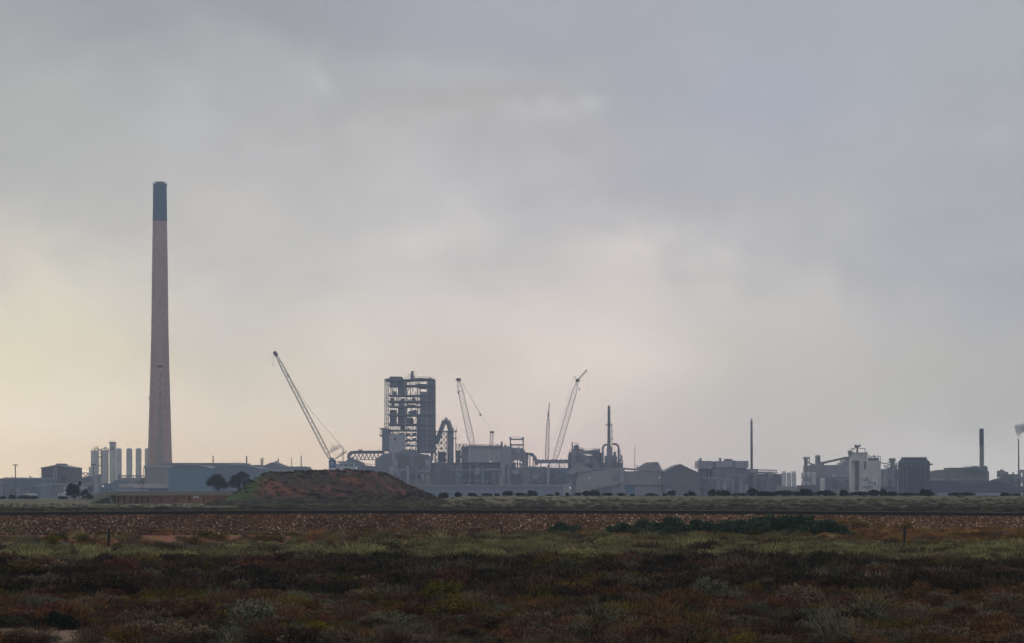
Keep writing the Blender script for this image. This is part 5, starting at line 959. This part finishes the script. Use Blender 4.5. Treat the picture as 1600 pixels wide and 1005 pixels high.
t = T('hopper_building', 'pale grey brown building of sloping roofs and chutes, centre right', 'building', 940, 1545)
t.G('left_gable', 'duct', [(884, 741), (903, 722.6), (926, 734), (912, 737.5), (900, 737.5), (896, 741)], -2, 14, label='sloping hopper roof'); t.G('wall', 'warm_grey', [(899.5, 757.5), (903, 738), (975, 732.8), (975, t.py), (899, t.py)], 0, 26); t.B('roof_edge', 'duct', 903, 972, 731.8, 733.2, 4, 27)
t.B('tower_wall', 'mid_sheet', 886, 901, 740, None, 1, 20); t.B('dark_slot', 'dark_steel', 896.2, 900.4, 740.5, 757, -.6, .9); t.G('chute', 'concrete', [(901, 764), (973, 750), (973, 753.4), (907, 770), (898, 770)], -8, -3); t.B('low_block', 'duct', 876, 892, 756.6, None, -5, 4); t.G('low_heap', 'duct', [(866, t.py), (872, 763), (877, 757.2), (880, t.py)], -4, 3)
t.B('darker_wall', 'mid_sheet', 957, 972, 741, 752, -1, -.05); t.B('mid_wall', 'mid_sheet', 925, 956, 759, None, -1.2, -.05); clutter(t, 925, 975, 755, 772, 71, 14, -2, ('duct', 'grey_sheet', 'steel')); t.lamp(920.6, 746.6); t.lamp(890.4, 762.6, -6); t.lamp(960.4, 754.7, r=.34)  # first panel is a darker sheet set on the hopper wall
t.bars('low_posts', 'light_steel', [(940, 758, 940, 774), (944, 758, 944, 774), (950, 757, 950, 774)], .5, -3)
t = T('pleated_shed', 'pale shed with a broad corrugated upper wall and a blue roller door', 'shed', 1006, 1540)
t.B('upper_wall', 'warm_grey', 976, 1035.6, 736.5, 757, 0, 28); t.G('roof', 'duct', [(972, 730.6), (1037, 736), (1037, 737.6), (972, 732.8)], -1, 28.5); t.B('lower_wall', 'mid_sheet', 972, 1035, 757, None, 1.2, 28); t.B('sill', 'duct', 976, 1035, 756.4, 757.6, -.8, 1.1); t.B('roller_door', 'bright_blue', 978.5, 990, 759, 772, .9, 1.15)
for i in range(14): t.B('pleat', 'warm_grey', 977.5+4.2*i, 978.6+4.2*i, 737.4, 756.2, -.5, -.02)
for i in range(9): t.B('wall_bay', 'grey_sheet', 994+4.5*i, 996.4+4.5*i, 760, 774, .8, 1.18)
t.lamp(1030, 746.6); t.B('corner_tower', 'duct', 969, 976, 733, None, -1, 6); t.C('downpipe', 'light_steel', 974.4, 1, 738, None, -1.6, 8)
t = T('angular_roof', 'pale folded roof peak with an open side, behind the pleated shed', 'building', 1014, 1580)
t.G('roof_slope', 'warm_grey', [(994, 732.5), (1011, 722.6), (1027, 721.8), (1024, 724), (1012, 731), (1012, 734)], 0, 22); t.G('end_wall', 'duct', [(1012.6, 735.5), (1012.6, 730), (1027, 721.9), (1035, 736.5)], .4, 20); t.bars('edge', 'light_steel', [(1027, 721.6, 1036.4, 736.4)], .5, -.3); t.B('support_wall', 'duct', 992, 1035, 735.8, None, 2, 18)
t.bars('small_bird_pipe', 'dark_steel', [(993, 727, 996, 728), (995, 728, 997.6, 727), (995, 728, 995, 733)], .35, 0)
t = T('brown_gabled_shed', 'dark brown grey shed with a plain gable end and lighter roof edge', 'shed', 1064, 1530)
t.G('wall', 'brown_sheet', [(1037.6, t.py), (1037.6, 736.4), (1063.2, 725.8), (1094, 740.6), (1094, t.py)], 0, 40); t.G('roof_left', 'light_steel', [(1037, 736.6), (1057, 726.4), (1063, 725.2), (1063, 726), (1058, 727.4), (1037.6, 737.6)], -.7, 40.5); t.G('roof_right', 'steel', [(1063, 725.2), (1094.8, 740.2), (1094.8, 741.2), (1063, 726)], -.7, 40.5)
t.B('corner_pipe', 'steel', 1036.8, 1038.4, 738, None, -1, -.05); t.B('patch', 'duct', 1064, 1066.4, 750.6, 752.4, -.3, .02); clutter(t, 1040, 1092, 764, 776, 81, 12, -2, ('mid_sheet', 'brown_sheet', 'grey_sheet', 'steel'))

t = T('flat_topped_hall', 'high plant hall whose flat upper storey is wider than its base, with small roof vents', 'building', 1130, 1560)
t.B('upper_left', 'duct', 1090.5, 1112.5, 720.4, 731.5, -4, 26); t.B('upper_middle', 'grey_sheet', 1118, 1144, 720.6, 730, -2, 26); t.B('upper_right', 'duct', 1148, 1168.6, 720.4, 731.5, -4, 26); t.B('link', 'mid_sheet', 1144, 1148, 719.4, 731, -1, 24); t.B('link', 'dark_steel', 1113, 1118, 722, 731, 2, 20)
t.B('base', 'mid_sheet', 1116, 1166, 730.6, None, 0, 26); t.B('left_base', 'brown_sheet', 1094.5, 1116, 732, None, 4, 24); t.C('roof_vent', 'bright_blue', 1095.4, 3.2, 715.8, 720.4, 4, 10); t.C('roof_vent', 'steel', 1126.4, 3.6, 715.6, 720.6, 6, 10); t.B('roof_house', 'steel', 1133.5, 1144.4, 717.2, 720.6, 2, 14); t.C('roof_vent', 'steel', 1092.4, 1.6, 717.4, 720.4, 4, 8)
for a in (1092.5, 1107.6, 1110.6, 1163.4, 1166): t.B('bright_window', 'silo_white', a-.5, a+.5, 729.2, 730.4, -4.2, -3.95)
for a in (1102.5, 1107.8): t.B('pale_column', 'grey_sheet', a-.7, a+.7, 732.6, 768, 2, 3.8)
t.tube('pipe', 'grey_sheet', [(1098, 733), (1098.6, 748), (1096, 760)], 1.5, 1); clutter(t, 1096, 1166, 736, 774, 82, 34, -1, ('mid_sheet', 'duct', 'grey_sheet', 'steel')); t.lamp(1111.4, 751); t.lamp(1154.4, 763.4); t.B('strip', 'grey_sheet', 1131, 1140, 758, 759.4, -3, -1)
for i in range(5): t.B('panel_joint', 'steel', 1121+4.6*i, 1121.2+4.6*i, 721, 729.8, -2.15, -1.98)
t = T('slim_chimney', 'tall slim brown chimney with dark upper half and small collars', 'chimney', 1174.4, 1600)
t.C('lower_shaft', 'stack_brown', 1174.4, 4.2, 696, None, 0, 16, w1=3.8); t.C('upper_shaft', 'steel', 1174.3, 3.8, 658, 696, 0, 16, w1=3.4); t.C('tip', 'light_steel', 1174.2, 2.8, 654, 658.6, 0, 14, w1=1.8)
for y_ in (660, 676.4, 685.2, 695.6): t.C('collar', 'steel', 1174.3, 4.9, y_-.5, y_+.5, 0, 14)
t = T('annex_plant', 'grey annex with a cream cylinder right of the slim chimney', 'building', 1176, 1565)
t.B('wall', 'duct', 1164, 1184.4, 732.8, None, 0, 16); t.C('cream_cylinder', 'concrete', 1180, 7, 738.6, 759.6, -3, 16, dome=True); t.B('low_wall', 'mid_sheet', 1184.4, 1222, 740.6, None, 2, 14); clutter(t, 1166, 1222, 738, 768, 83, 24, -1, ('duct', 'mid_sheet', 'steel', 'brown_sheet'))
seg = [(1176, 733.6, 1215, 735.6), (1184, 737.8, 1216, 738.8)]+[(a, 732.6+((a*7) % 3)*.5, a, 741) for a in range(1186, 1216, 3)]
t.bars('pipe_rack', 'green_grey', seg, .42, 1); t.B('rack_block', 'duct', 1196, 1207, 737.6, 741, 1, 6)
WS = 'white silos right of the slim chimney'
for i, (a, lab) in enumerate(((1224.8, 'left of the three matching white silos on a low plinth'), (1232.6, 'middle of the three matching white silos on a low plinth'), (1240.4, 'right of the three matching white silos on a low plinth'))):
    t = T('silo', lab, 'silo', a, 1500, group=WS); t.C('shell', 'silo_white', a, 7.0, 738, 760.4, 0, 18, dome=True); t.C('skirt', 'light_steel', a, 6, 760.4, None, 0, 12)
    if i != 1: t.bars('top_rail', 'steel', [(a-3, 739, a-3, 735.8), (a+3, 739, a+3, 735), (a, 738, a, 736), (a-3, 737.4, a+3, 737.4)], .28, 0)
t = T('silo_plinth', 'long pale plinth wall under the white silos', 'wall', 1246, 1490); t.B('front', 'warm_grey', 1214, 1246, 761, None, -2, 3); t.B('edge', 'light_steel', 1214, 1246, 760.2, 761, -2.4, 3.2); t.B('brown_front', 'brown_sheet', 1246.2, 1281, 758.4, None, -1, 6)
for i, (a, lab) in enumerate(((1255.6, 'leftmost white hopper silo standing on open legs'), (1263.6, 'middle white hopper silo standing on open legs'), (1271.6, 'white hopper silo nearest the tall lift tower, with a full length shell'))):
    t = T('silo', lab, 'silo', a, 1510, group=WS); r_ = 3.4; bot = 745.4 if i < 2 else 757.4
    t.C('shell', 'silo_white', a, 6.8, 737.8, bot, 0, 18, dome=True)
    if i < 2:
        t.C('cone', 'silo_white', a, 1.4, bot, bot+4.5, 0, 14, w1=6.7); t.C('lower_bin', 'silo_white', a, 4.6, 752.6, 757.6, 0, 12, dome=True)
        for dx in (-3, 3): t.bars('leg', 'light_steel', [(a+dx, bot-1, a+dx, 758)], .4, -.4)
        t.bars('bracing', 'dark_steel', [(a-3, 747, a+3, 753), (a+3, 747, a-3, 753), (a-3, 751.6, a+3, 751.6)], .34, -.3)
    t.B('foot', 'warm_grey', a-3.9, a+3.9, 757.6, None, -2, 3)
t = T('silo', 'single short white silo standing in front of the grey shed', 'silo', 1285, 1480, group=WS); t.C('shell', 'silo_white', 1285.2, 7.8, 747, None, 0, 20, dome=True)
t = T('lift_tower', 'narrow cream lift tower with a platform head left of the grey shed', 'tower', 1259.5, 1540)
t.B('shaft', 'green_grey', 1257.4, 1262, 717, None, 0, 4); t.B('head', 'green_grey', 1256, 1265.4, 714.6, 717.2, -.6, 4.6); t.rail(1256, 1266, 714.6, 'steel', 2, -.4); t.bars('chute', 'steel', [(1262, 721, 1272, 727), (1264.6, 716, 1264.6, 722), (1262, 723, 1271, 727.6)], .55, 1)
t = T('grey_shed', 'wide grey green shed with a rising conveyor on its roof, beside the white tower', 'shed', 1295, 1550)
t.G('wall', 'duct', [(1262.4, t.py), (1262.4, 727), (1276, 727), (1276, 724.4), (1283, 724.4), (1284, 721.5), (1287, 721.5), (1288, 727), (1316, 726.4), (1316, 722.8), (1321, 722.8), (1321, 716.6), (1326, 714.6), (1336, 717), (1336, t.py)], 0, 26)
t.B('shed_tower', 'steel', 1276.6, 1282.4, 711.6, 724.4, 2, 10); t.C('tower_cap', 'dark_steel', 1279, 2.2, 710.6, 711.8, 5, 8); t.G('conveyor', 'green_grey', [(1286, 721.6), (1322, 713.6), (1326, 714.6), (1326, 716.2), (1288, 724.6)], -1.5, -.1); t.B('dark_band', 'steel', 1276, 1330, 746, None, -1.2, -.05, label='darker lower wall')
t.C('tank', 'dark_steel', 1310.6, 13, 751, None, -6, 16, dome=True); t.tube('pale_pipe', 'light_steel', [(1304, 749.4), (1331, 749.6)], .8, -7); t.tube('bent_pipe', 'light_steel', [(1312, 751.6), (1316, 752), (1317.6, 754), (1317.6, 759)], .9, -8)
for a in (1330.8, 1333.4): t.C('downpipe', 'light_steel', a, .9, 746, None, -2, 8)
t.part('white_dish', Mb().ball(t.P(1302, 744, -3), 1.0, 10, 6), 'silo_white'); clutter(t, 1290, 1330, 748, 768, 84, 16, -3, ('duct', 'mid_sheet', 'steel', 'green_grey')); t.B('low_roof', 'green_grey', 1296, 1326, 763.6, None, -9, -6)
for i in range(6): t.B('panel_joint', 'steel', 1266+8*i, 1266.25+8*i, 728.5, 745.5, -.15, .02)

t = T('white_tower', 'stained white concrete tower with dark openings, an outside stair and aerials on its head', 'tower', 1352, 1470)
t.B('front_block', 'tower_white', 1343, 1376.4, 719.8, None, 0, 18); t.B('upper_block', 'tower_white', 1332.4, 1356.2, 708, 719.9, 1.5, 14); t.B('left_shoulder', 'tower_white', 1332.4, 1342.9, 720, None, 4, 16); t.B('roof_slab', 'concrete', 1331.4, 1357, 707, 708.1, 1, 15)
t.B('dark_recess', 'stack_brown', 1337.6, 1342.4, 715.4, 766, 2.6, 3.9); t.B('opening', 'black_opening', 1350, 1353.2, 721.6, 733, -.12, .1); t.B('opening', 'black_opening', 1352.6, 1354.8, 745.4, 749.4, -.12, .1); t.B('opening', 'black_opening', 1365.6, 1367.8, 752.8, 757, -.12, .1); t.B('vent', 'dark_steel', 1346, 1348, 711, 713, 1.3, 1.6)
t.B('mullion', 'tower_white', 1351.4, 1351.8, 721.6, 733, -.2, .02)
t.bars('stair', 'steel', [(1348.5, 751, 1355, 751), (1355, 751, 1376, 763.5), (1348.5, 760.4, 1363, 760.4)], .45, -1.2); t.bars('stair_rail', 'steel', [(1348.5, 748.6, 1355, 748.6), (1355, 748.6, 1376, 761), (1348.5, 748.6, 1348.5, 751), (1365, 754.6, 1365, 757.6)], .2, -1.6)
t.B('roof_mast', 'dark_steel', 1340.6, 1343.2, 697, 708, 6, 7.4); t.B('mast_head', 'dark_steel', 1338.2, 1345.6, 695.6, 698.6, 5, 8.5); t.B('mast_arm', 'dark_steel', 1337.6, 1339.4, 694.6, 699.4, 5, 7); t.B('mast_arm', 'dark_steel', 1344.6, 1346.2, 694.8, 699, 5, 7); t.bars('aerial', 'steel', [(1341, 695.6, 1341, 693.4), (1345.8, 695, 1346, 692.8), (1348, 697, 1348, 695)], .22, 6)
t.bars('roof_frame', 'steel', [(1331.6, 707, 1331.6, 700.6), (1331.6, 700.8, 1337, 700.6), (1332, 705.6, 1339, 699.4), (1345.6, 700.8, 1354, 700.8), (1354, 700.8, 1354, 707), (1343, 700.6, 1346, 700.8), (1334, 707, 1334, 705)], .4, 6)
t.G('spout', 'green_grey', [(1326.6, 704.4), (1331, 704), (1331.4, 708), (1329.6, 715), (1328, 715)], 3, 6); t.bars('spout_rail', 'steel', [(1326.4, 706, 1332, 706), (1327, 708.4, 1327, 703.8)], .3, 2.6)
t.B('roof_plant', 'dark_steel', 1360, 1375, 715.4, 719.8, 4, 10); t.bars('roof_rail', 'steel', [(1358, 713, 1376, 713.4)]+[(1358+3.6*i, 719.8, 1358+3.6*i, 711.8+(i % 2)*1.2) for i in range(6)], .35, .5); t.C('roof_vent', 'green_grey', 1359, 1.6, 710.6, 719.8, 3, 8); t.C('roof_vent', 'dark_steel', 1368.4, 1.8, 710.8, 715.4, 6, 8)
t.B('lower_ledge', 'concrete', 1348, 1364, 759.8, 761, -1, -.02); t.G('stair_wall', 'tower_white', [(1363.4, t.py), (1363.4, 757), (1376.4, 765), (1376.4, t.py)], -2, -.05)
for y_ in (733.6, 747.4, 761.2): t.B('floor_joint', 'concrete', 1343.1, 1376.3, y_, y_+.3, -.08, .02)
t = T('pipe_plant', 'grey pipework and a cream wide topped chute between white tower and dark tank', 'plant', 1390, 1530)
t.B('wall', 'mid_sheet', 1376.6, 1404, 733, None, 3, 20); t.G('cream_chute', 'green_grey', [(1390.5, 716.8), (1392.5, 716), (1397.6, 716), (1399.6, 717), (1399.6, 719.6), (1398, 722), (1399.4, 734), (1393, 734), (1392.6, 722), (1390.8, 719.8)], 0, 5)
t.bars('arm_pipe', 'green_grey', [(1376.6, 723.4, 1386, 724.6), (1386, 724.6, 1392, 726.6), (1387, 722.4, 1392, 722.4)], .6, 1); t.B('side_pipe', 'steel', 1400.6, 1402.4, 723, 734, 2, 4); clutter(t, 1377, 1403, 727, 760, 85, 26, -1, ('duct', 'mid_sheet', 'steel', 'grey_sheet')); t.bars('posts', 'light_steel', [(1384.6, 742, 1384.6, 756), (1391, 738, 1391, 756), (1394, 738, 1394, 756)], .45, -1); t.lamp(1386.6, 758.6)
t = T('dark_tank', 'large dark blue grey tank with a chamfered top and a scalloped rim', 'tank', 1428, 1500)
t.part('shell', Mb().lathe(t.x(1428), 0, [(25*t.S, t.z(t.py)), (25*t.S, t.z(722)), (18.4*t.S, t.z(715.8)), (.5, t.z(715.4))], 12), 'tank_dark')
for i in range(12):
    a = 6.283*(i+.5)/12; t.part('roof_hatch', Mb().box(t.x(1428)+17*t.S*math.cos(a)-1.2, t.x(1428)+17*t.S*math.cos(a)+1.2, 17*t.S*math.sin(a)-.8, 17*t.S*math.sin(a)+.8, t.z(716.6), t.z(714.6)), 'dark_steel')
for a in (1407, 1413, 1434, 1441): t.B('ladder', 'dark_steel', a-.3, a+.3, 723, t.py-4, -10.6, -9.6)
t.part('rim', Mb().lathe(t.x(1428), 0, [(25.3*t.S, t.z(722.8)), (25.5*t.S, t.z(721.6))], 12), 'steel'); t.B('platform', 'dark_steel', 1452.6, 1455, 724.6, 727, -5, 1); t.windows(5, 1408, 1446, 725, 728.4, -9.9, 'dark_steel')
t.tube('pale_hose', 'steel', [(1392, 737), (1402, 737.4), (1412, 736.6)], .8, -1)

t = T('green_grey_works', 'long green grey works building stepped up towards the stout chimney', 'building', 1498, 1560)
t.G('wall', 'green_grey', [(1453, t.py), (1453, 739), (1462, 735.8), (1474, 734), (1485, 733.6), (1485, 731.4), (1541.4, 731.4), (1541.4, 735), (1545.4, 736.8), (1545.4, t.py)], 0, 24); t.B('roof_edge', 'green_grey', 1485, 1541.4, 730.8, 731.6, -.6, 24.5); t.B('lower_pale_band', 'warm_grey', 1453, 1476, 747.5, 750.8, -1.2, -.05); t.B('recess', 'steel', 1478, 1482.4, 737.6, 748, -.3, .02)
t.rail(1503, 1541, 731, 'dark_steel', 3.2, -.3); clutter(t, 1504, 1540, 729.4, 736, 86, 12, -.6, ('green_grey', 'steel', 'dark_steel')); t.B('joint', 'steel', 1510, 1510.3, 736, 749, -.1, .02); t.B('joint', 'steel', 1527, 1527.3, 736, 749, -.1, .02)
t = T('stout_chimney', 'stout chimney with a dark upper part and grey lower part', 'chimney', 1533.6, 1600)
t.C('lower_shaft', 'green_grey', 1534, 7.2, 695.8, None, 0, 24, w1=6.8); t.C('upper_shaft', 'tank_dark', 1533.7, 7.0, 670.4, 695.8, 0, 24, w1=6.9); t.C('rim', 'dark_steel', 1533.7, 7.2, 669.8, 671, 0, 24); t.C('ring', 'warm_grey', 1534, 7.5, 712.2, 712.9, 0, 24); t.part('elbow', Mb().ball(t.P(1539, 732.5, -1), 1.3, 10, 6), 'green_grey')
t = T('coal_heap', 'long black heap of coal lying before the green grey works', 'heap', 1520, 1480)
pr = [(1455, 752), (1470, 751.4), (1490, 751.8), (1512, 756), (1530, 755), (1545, 752.4), (1560, 751.8), (1572, 755.6), (1584, 760.6), (1596, 761.5), (1640, 763), (1680, t.py)]
xx = np.arange(1440, 1680, 1.6); top = np.interp(xx, [1440]+[p[0] for p in pr], [751]+[p[1] for p in pr]); mb = Mb(); nn = len(xx); dep = [-13, -6, -1, 6, 12, 22]; hgt = [0, .62, 1, .96, .6, 0]
vs = [(t.x(a), d_, max(.02, t.z(b+rt.uniform(-.35, .35)))*h_) for d_, h_ in zip(dep, hgt) for a, b in zip(xx, top)]
mb.quadmesh(vs, [(j*nn+i, j*nn+i+1, (j+1)*nn+i+1, (j+1)*nn+i) for j in range(5) for i in range(nn-1)]); t.part('heap', mb, 'coal')
t = T('blue_roof_shed', 'low dark shed with a thin pale roof edge lying on the black heap', 'shed', 1518, 1500); t.B('wall', 'dark_sheet', 1493.6, 1541.6, 749.4, None, 0, 14); t.B('roof', 'light_steel', 1493, 1542, 748.6, 749.4, -.7, 14.4)
t = T('pale_kerb', 'thin broken pale wall line at the foot of the black heap', 'wall', 1525, 1400); t.B('wall', 'light_steel', 1466, 1480, 770.6, 772, 0, 1); t.B('wall', 'light_steel', 1508, 1566, 770.8, 772.4, 0, 1); t.B('base', 'mid_sheet', 1464, 1580, 772.2, None, .1, .9)
t = T('right_plant', 'grey green plant with sloping conveyor around the thin smoking chimney at the right edge', 'plant', 1585, 1560)
t.B('block', 'green_grey', 1575, 1591, 741, None, 0, 14); t.B('block', 'warm_grey', 1563.4, 1572, 735.4, 746, 3, 12, label='small ragged block'); t.C('vessel', 'duct', 1566, 4.5, 733, 746, 2, 10, dome=True); t.bars('conveyor', 'steel', [(1547, 751.4, 1576, 742.6), (1547, 753.2, 1576, 744.6)], .6, -1); t.G('infill', 'green_grey', [(1546, 752), (1576, 744), (1576, t.py), (1546, t.py)], 0, 8); t.B('column', 'green_grey', 1572.6, 1575.4, 737.4, 748, 0, 4)
t.B('roof_vent', 'steel', 1584, 1585.6, 737.6, 741, 3, 5); t.B('right_frame', 'duct', 1594, 1612, 734, 738.6, 0, 8)
for a in (1595.4, 1600.6, 1606): t.B('frame_leg', 'duct', a-.9, a+.9, 738.6, None, 1, 4)
t.B('low_roof', 'light_steel', 1583, 1612, 759, 760, -6, 0); t.B('low_wall', 'mid_sheet', 1583, 1612, 760, None, -5.4, -.1); clutter(t, 1576, 1612, 744, 756, 87, 10, -1.4, ('green_grey', 'duct', 'steel'))
t = T('thin_chimney', 'very thin dark chimney giving off pale smoke at the right edge', 'chimney', 1591.6, 1600); t.C('upper_shaft', 'dark_sheet', 1591.4, 2.0, 686, 712, 0, 12); t.C('lower_shaft', 'stack_brown', 1591.6, 2.4, 712, None, 0, 12)
t = T('white_post', 'small white post with a crosspiece in the field near the right edge', 'post', 1596.4, 495); t.B('post', 'white_paint', 1596, 1597, 770.5, None, -.12, .12); t.B('crosspiece', 'white_paint', 1594.2, 1598.6, 770.8, 771.8, -.1, .1)

# ================================================================ STEAM AND SMOKE (volumes)
def vol_mat(name, colr, dens, scale):
    m = bpy.data.materials.new(name); m.use_nodes = True; t_ = m.node_tree; t_.nodes.clear(); o = t_.nodes.new('ShaderNodeOutputMaterial'); pv = t_.nodes.new('ShaderNodeVolumePrincipled'); t_.links.new(pv.outputs[0], o.inputs['Volume'])
    pv.inputs['Color'].default_value = (*colr, 1); tc_ = t_.nodes.new('ShaderNodeTexCoord'); no = t_.nodes.new('ShaderNodeTexNoise'); no.inputs['Scale'].default_value = scale; no.inputs['Detail'].default_value = 3; t_.links.new(tc_.outputs['Object'], no.inputs['Vector'])
    mr = t_.nodes.new('ShaderNodeMapRange'); mr.inputs[1].default_value = .30; mr.inputs[2].default_value = .66; mr.inputs[3].default_value = 0; mr.inputs[4].default_value = dens; t_.links.new(no.outputs[0], mr.inputs[0]); t_.links.new(mr.outputs[0], pv.inputs['Density']); MATS[name] = m
vol_mat('steam', (.92, .93, .98), .5, .11); vol_mat('thin_smoke', (.93, .93, .97), .14, .2); vol_mat('dust', (.75, .77, .84), .04, .12)
def plume(name, lab, cat, px, py, Y_, balls, m):
    t = T(name, lab, cat, px, Y_, py); o = bpy.data.objects.new(name+'_cloud', None); bpy.data.objects.remove(o)
    mb = Mb()
    for (a, b, r_) in balls: mb.ball(t.P(a, b, 0), r_*t.S, 14, 9)
    bpy.data.objects.remove(t.e); ob = link_mesh(name, mb.mesh(name), m, None, t.loc); rm = ob.modifiers.new('merge', 'REMESH'); rm.mode = 'VOXEL'; rm.voxel_size = .7; tag(ob, lab, cat, kind='stuff'); return ob
plume('steam_plume', 'white steam drifting left from the vent pipe beside the blue crane', 'steam', 536, 702, 1520, [(535.4, 701.5, 1.8), (533, 698.5, 3.4), (529, 698, 4.4), (524.5, 699.4, 5), (520, 701.6, 4.6), (517.6, 704.5, 3.8), (518.6, 694, 2.6), (519.6, 690.5, 1.8)], 'steam')
plume('steam_plume', 'faint wisp of steam in front of the pale smelter block', 'steam', 765, 722, 1560, [(762.4, 720, 2.2), (763.6, 716, 2.8), (765.6, 711.6, 3.2), (766.8, 707.6, 2.6)], 'thin_smoke')
plume('smoke_plume', 'pale smoke puff above the very thin chimney at the right edge', 'smoke', 1592, 685, 1600, [(1592.6, 681, 2.6), (1591, 676, 5), (1593, 671, 7.5), (1600, 669, 7.5), (1590.5, 668, 6)], 'steam')
plume('smoke_plume', 'grey dust smoke drifting left of the flat topped hall', 'smoke', 1085, 735, 1570, [(1087, 733, 5), (1082, 729, 6), (1077, 725, 5), (1090, 738, 4)], 'dust')

# ================================================================ HAZE over the coastal flat
hz = Mb().box(-1790, 1790, -390, 2450, -7, 226).mesh('haze'); hm = bpy.data.materials.new('haze_air'); hm.use_nodes = True; ht_ = hm.node_tree; ht_.nodes.clear(); o = ht_.nodes.new('ShaderNodeOutputMaterial'); pv = ht_.nodes.new('ShaderNodeVolumePrincipled'); ht_.links.new(pv.outputs[0], o.inputs['Volume'])
pv.inputs['Color'].default_value = (.57, .72, 1.0, 1); pv.inputs['Density'].default_value = 3.9e-4; pv.inputs['Anisotropy'].default_value = .2; MATS['haze_air'] = hm
tag(link_mesh('haze', hz, 'haze_air'), kind='stuff')
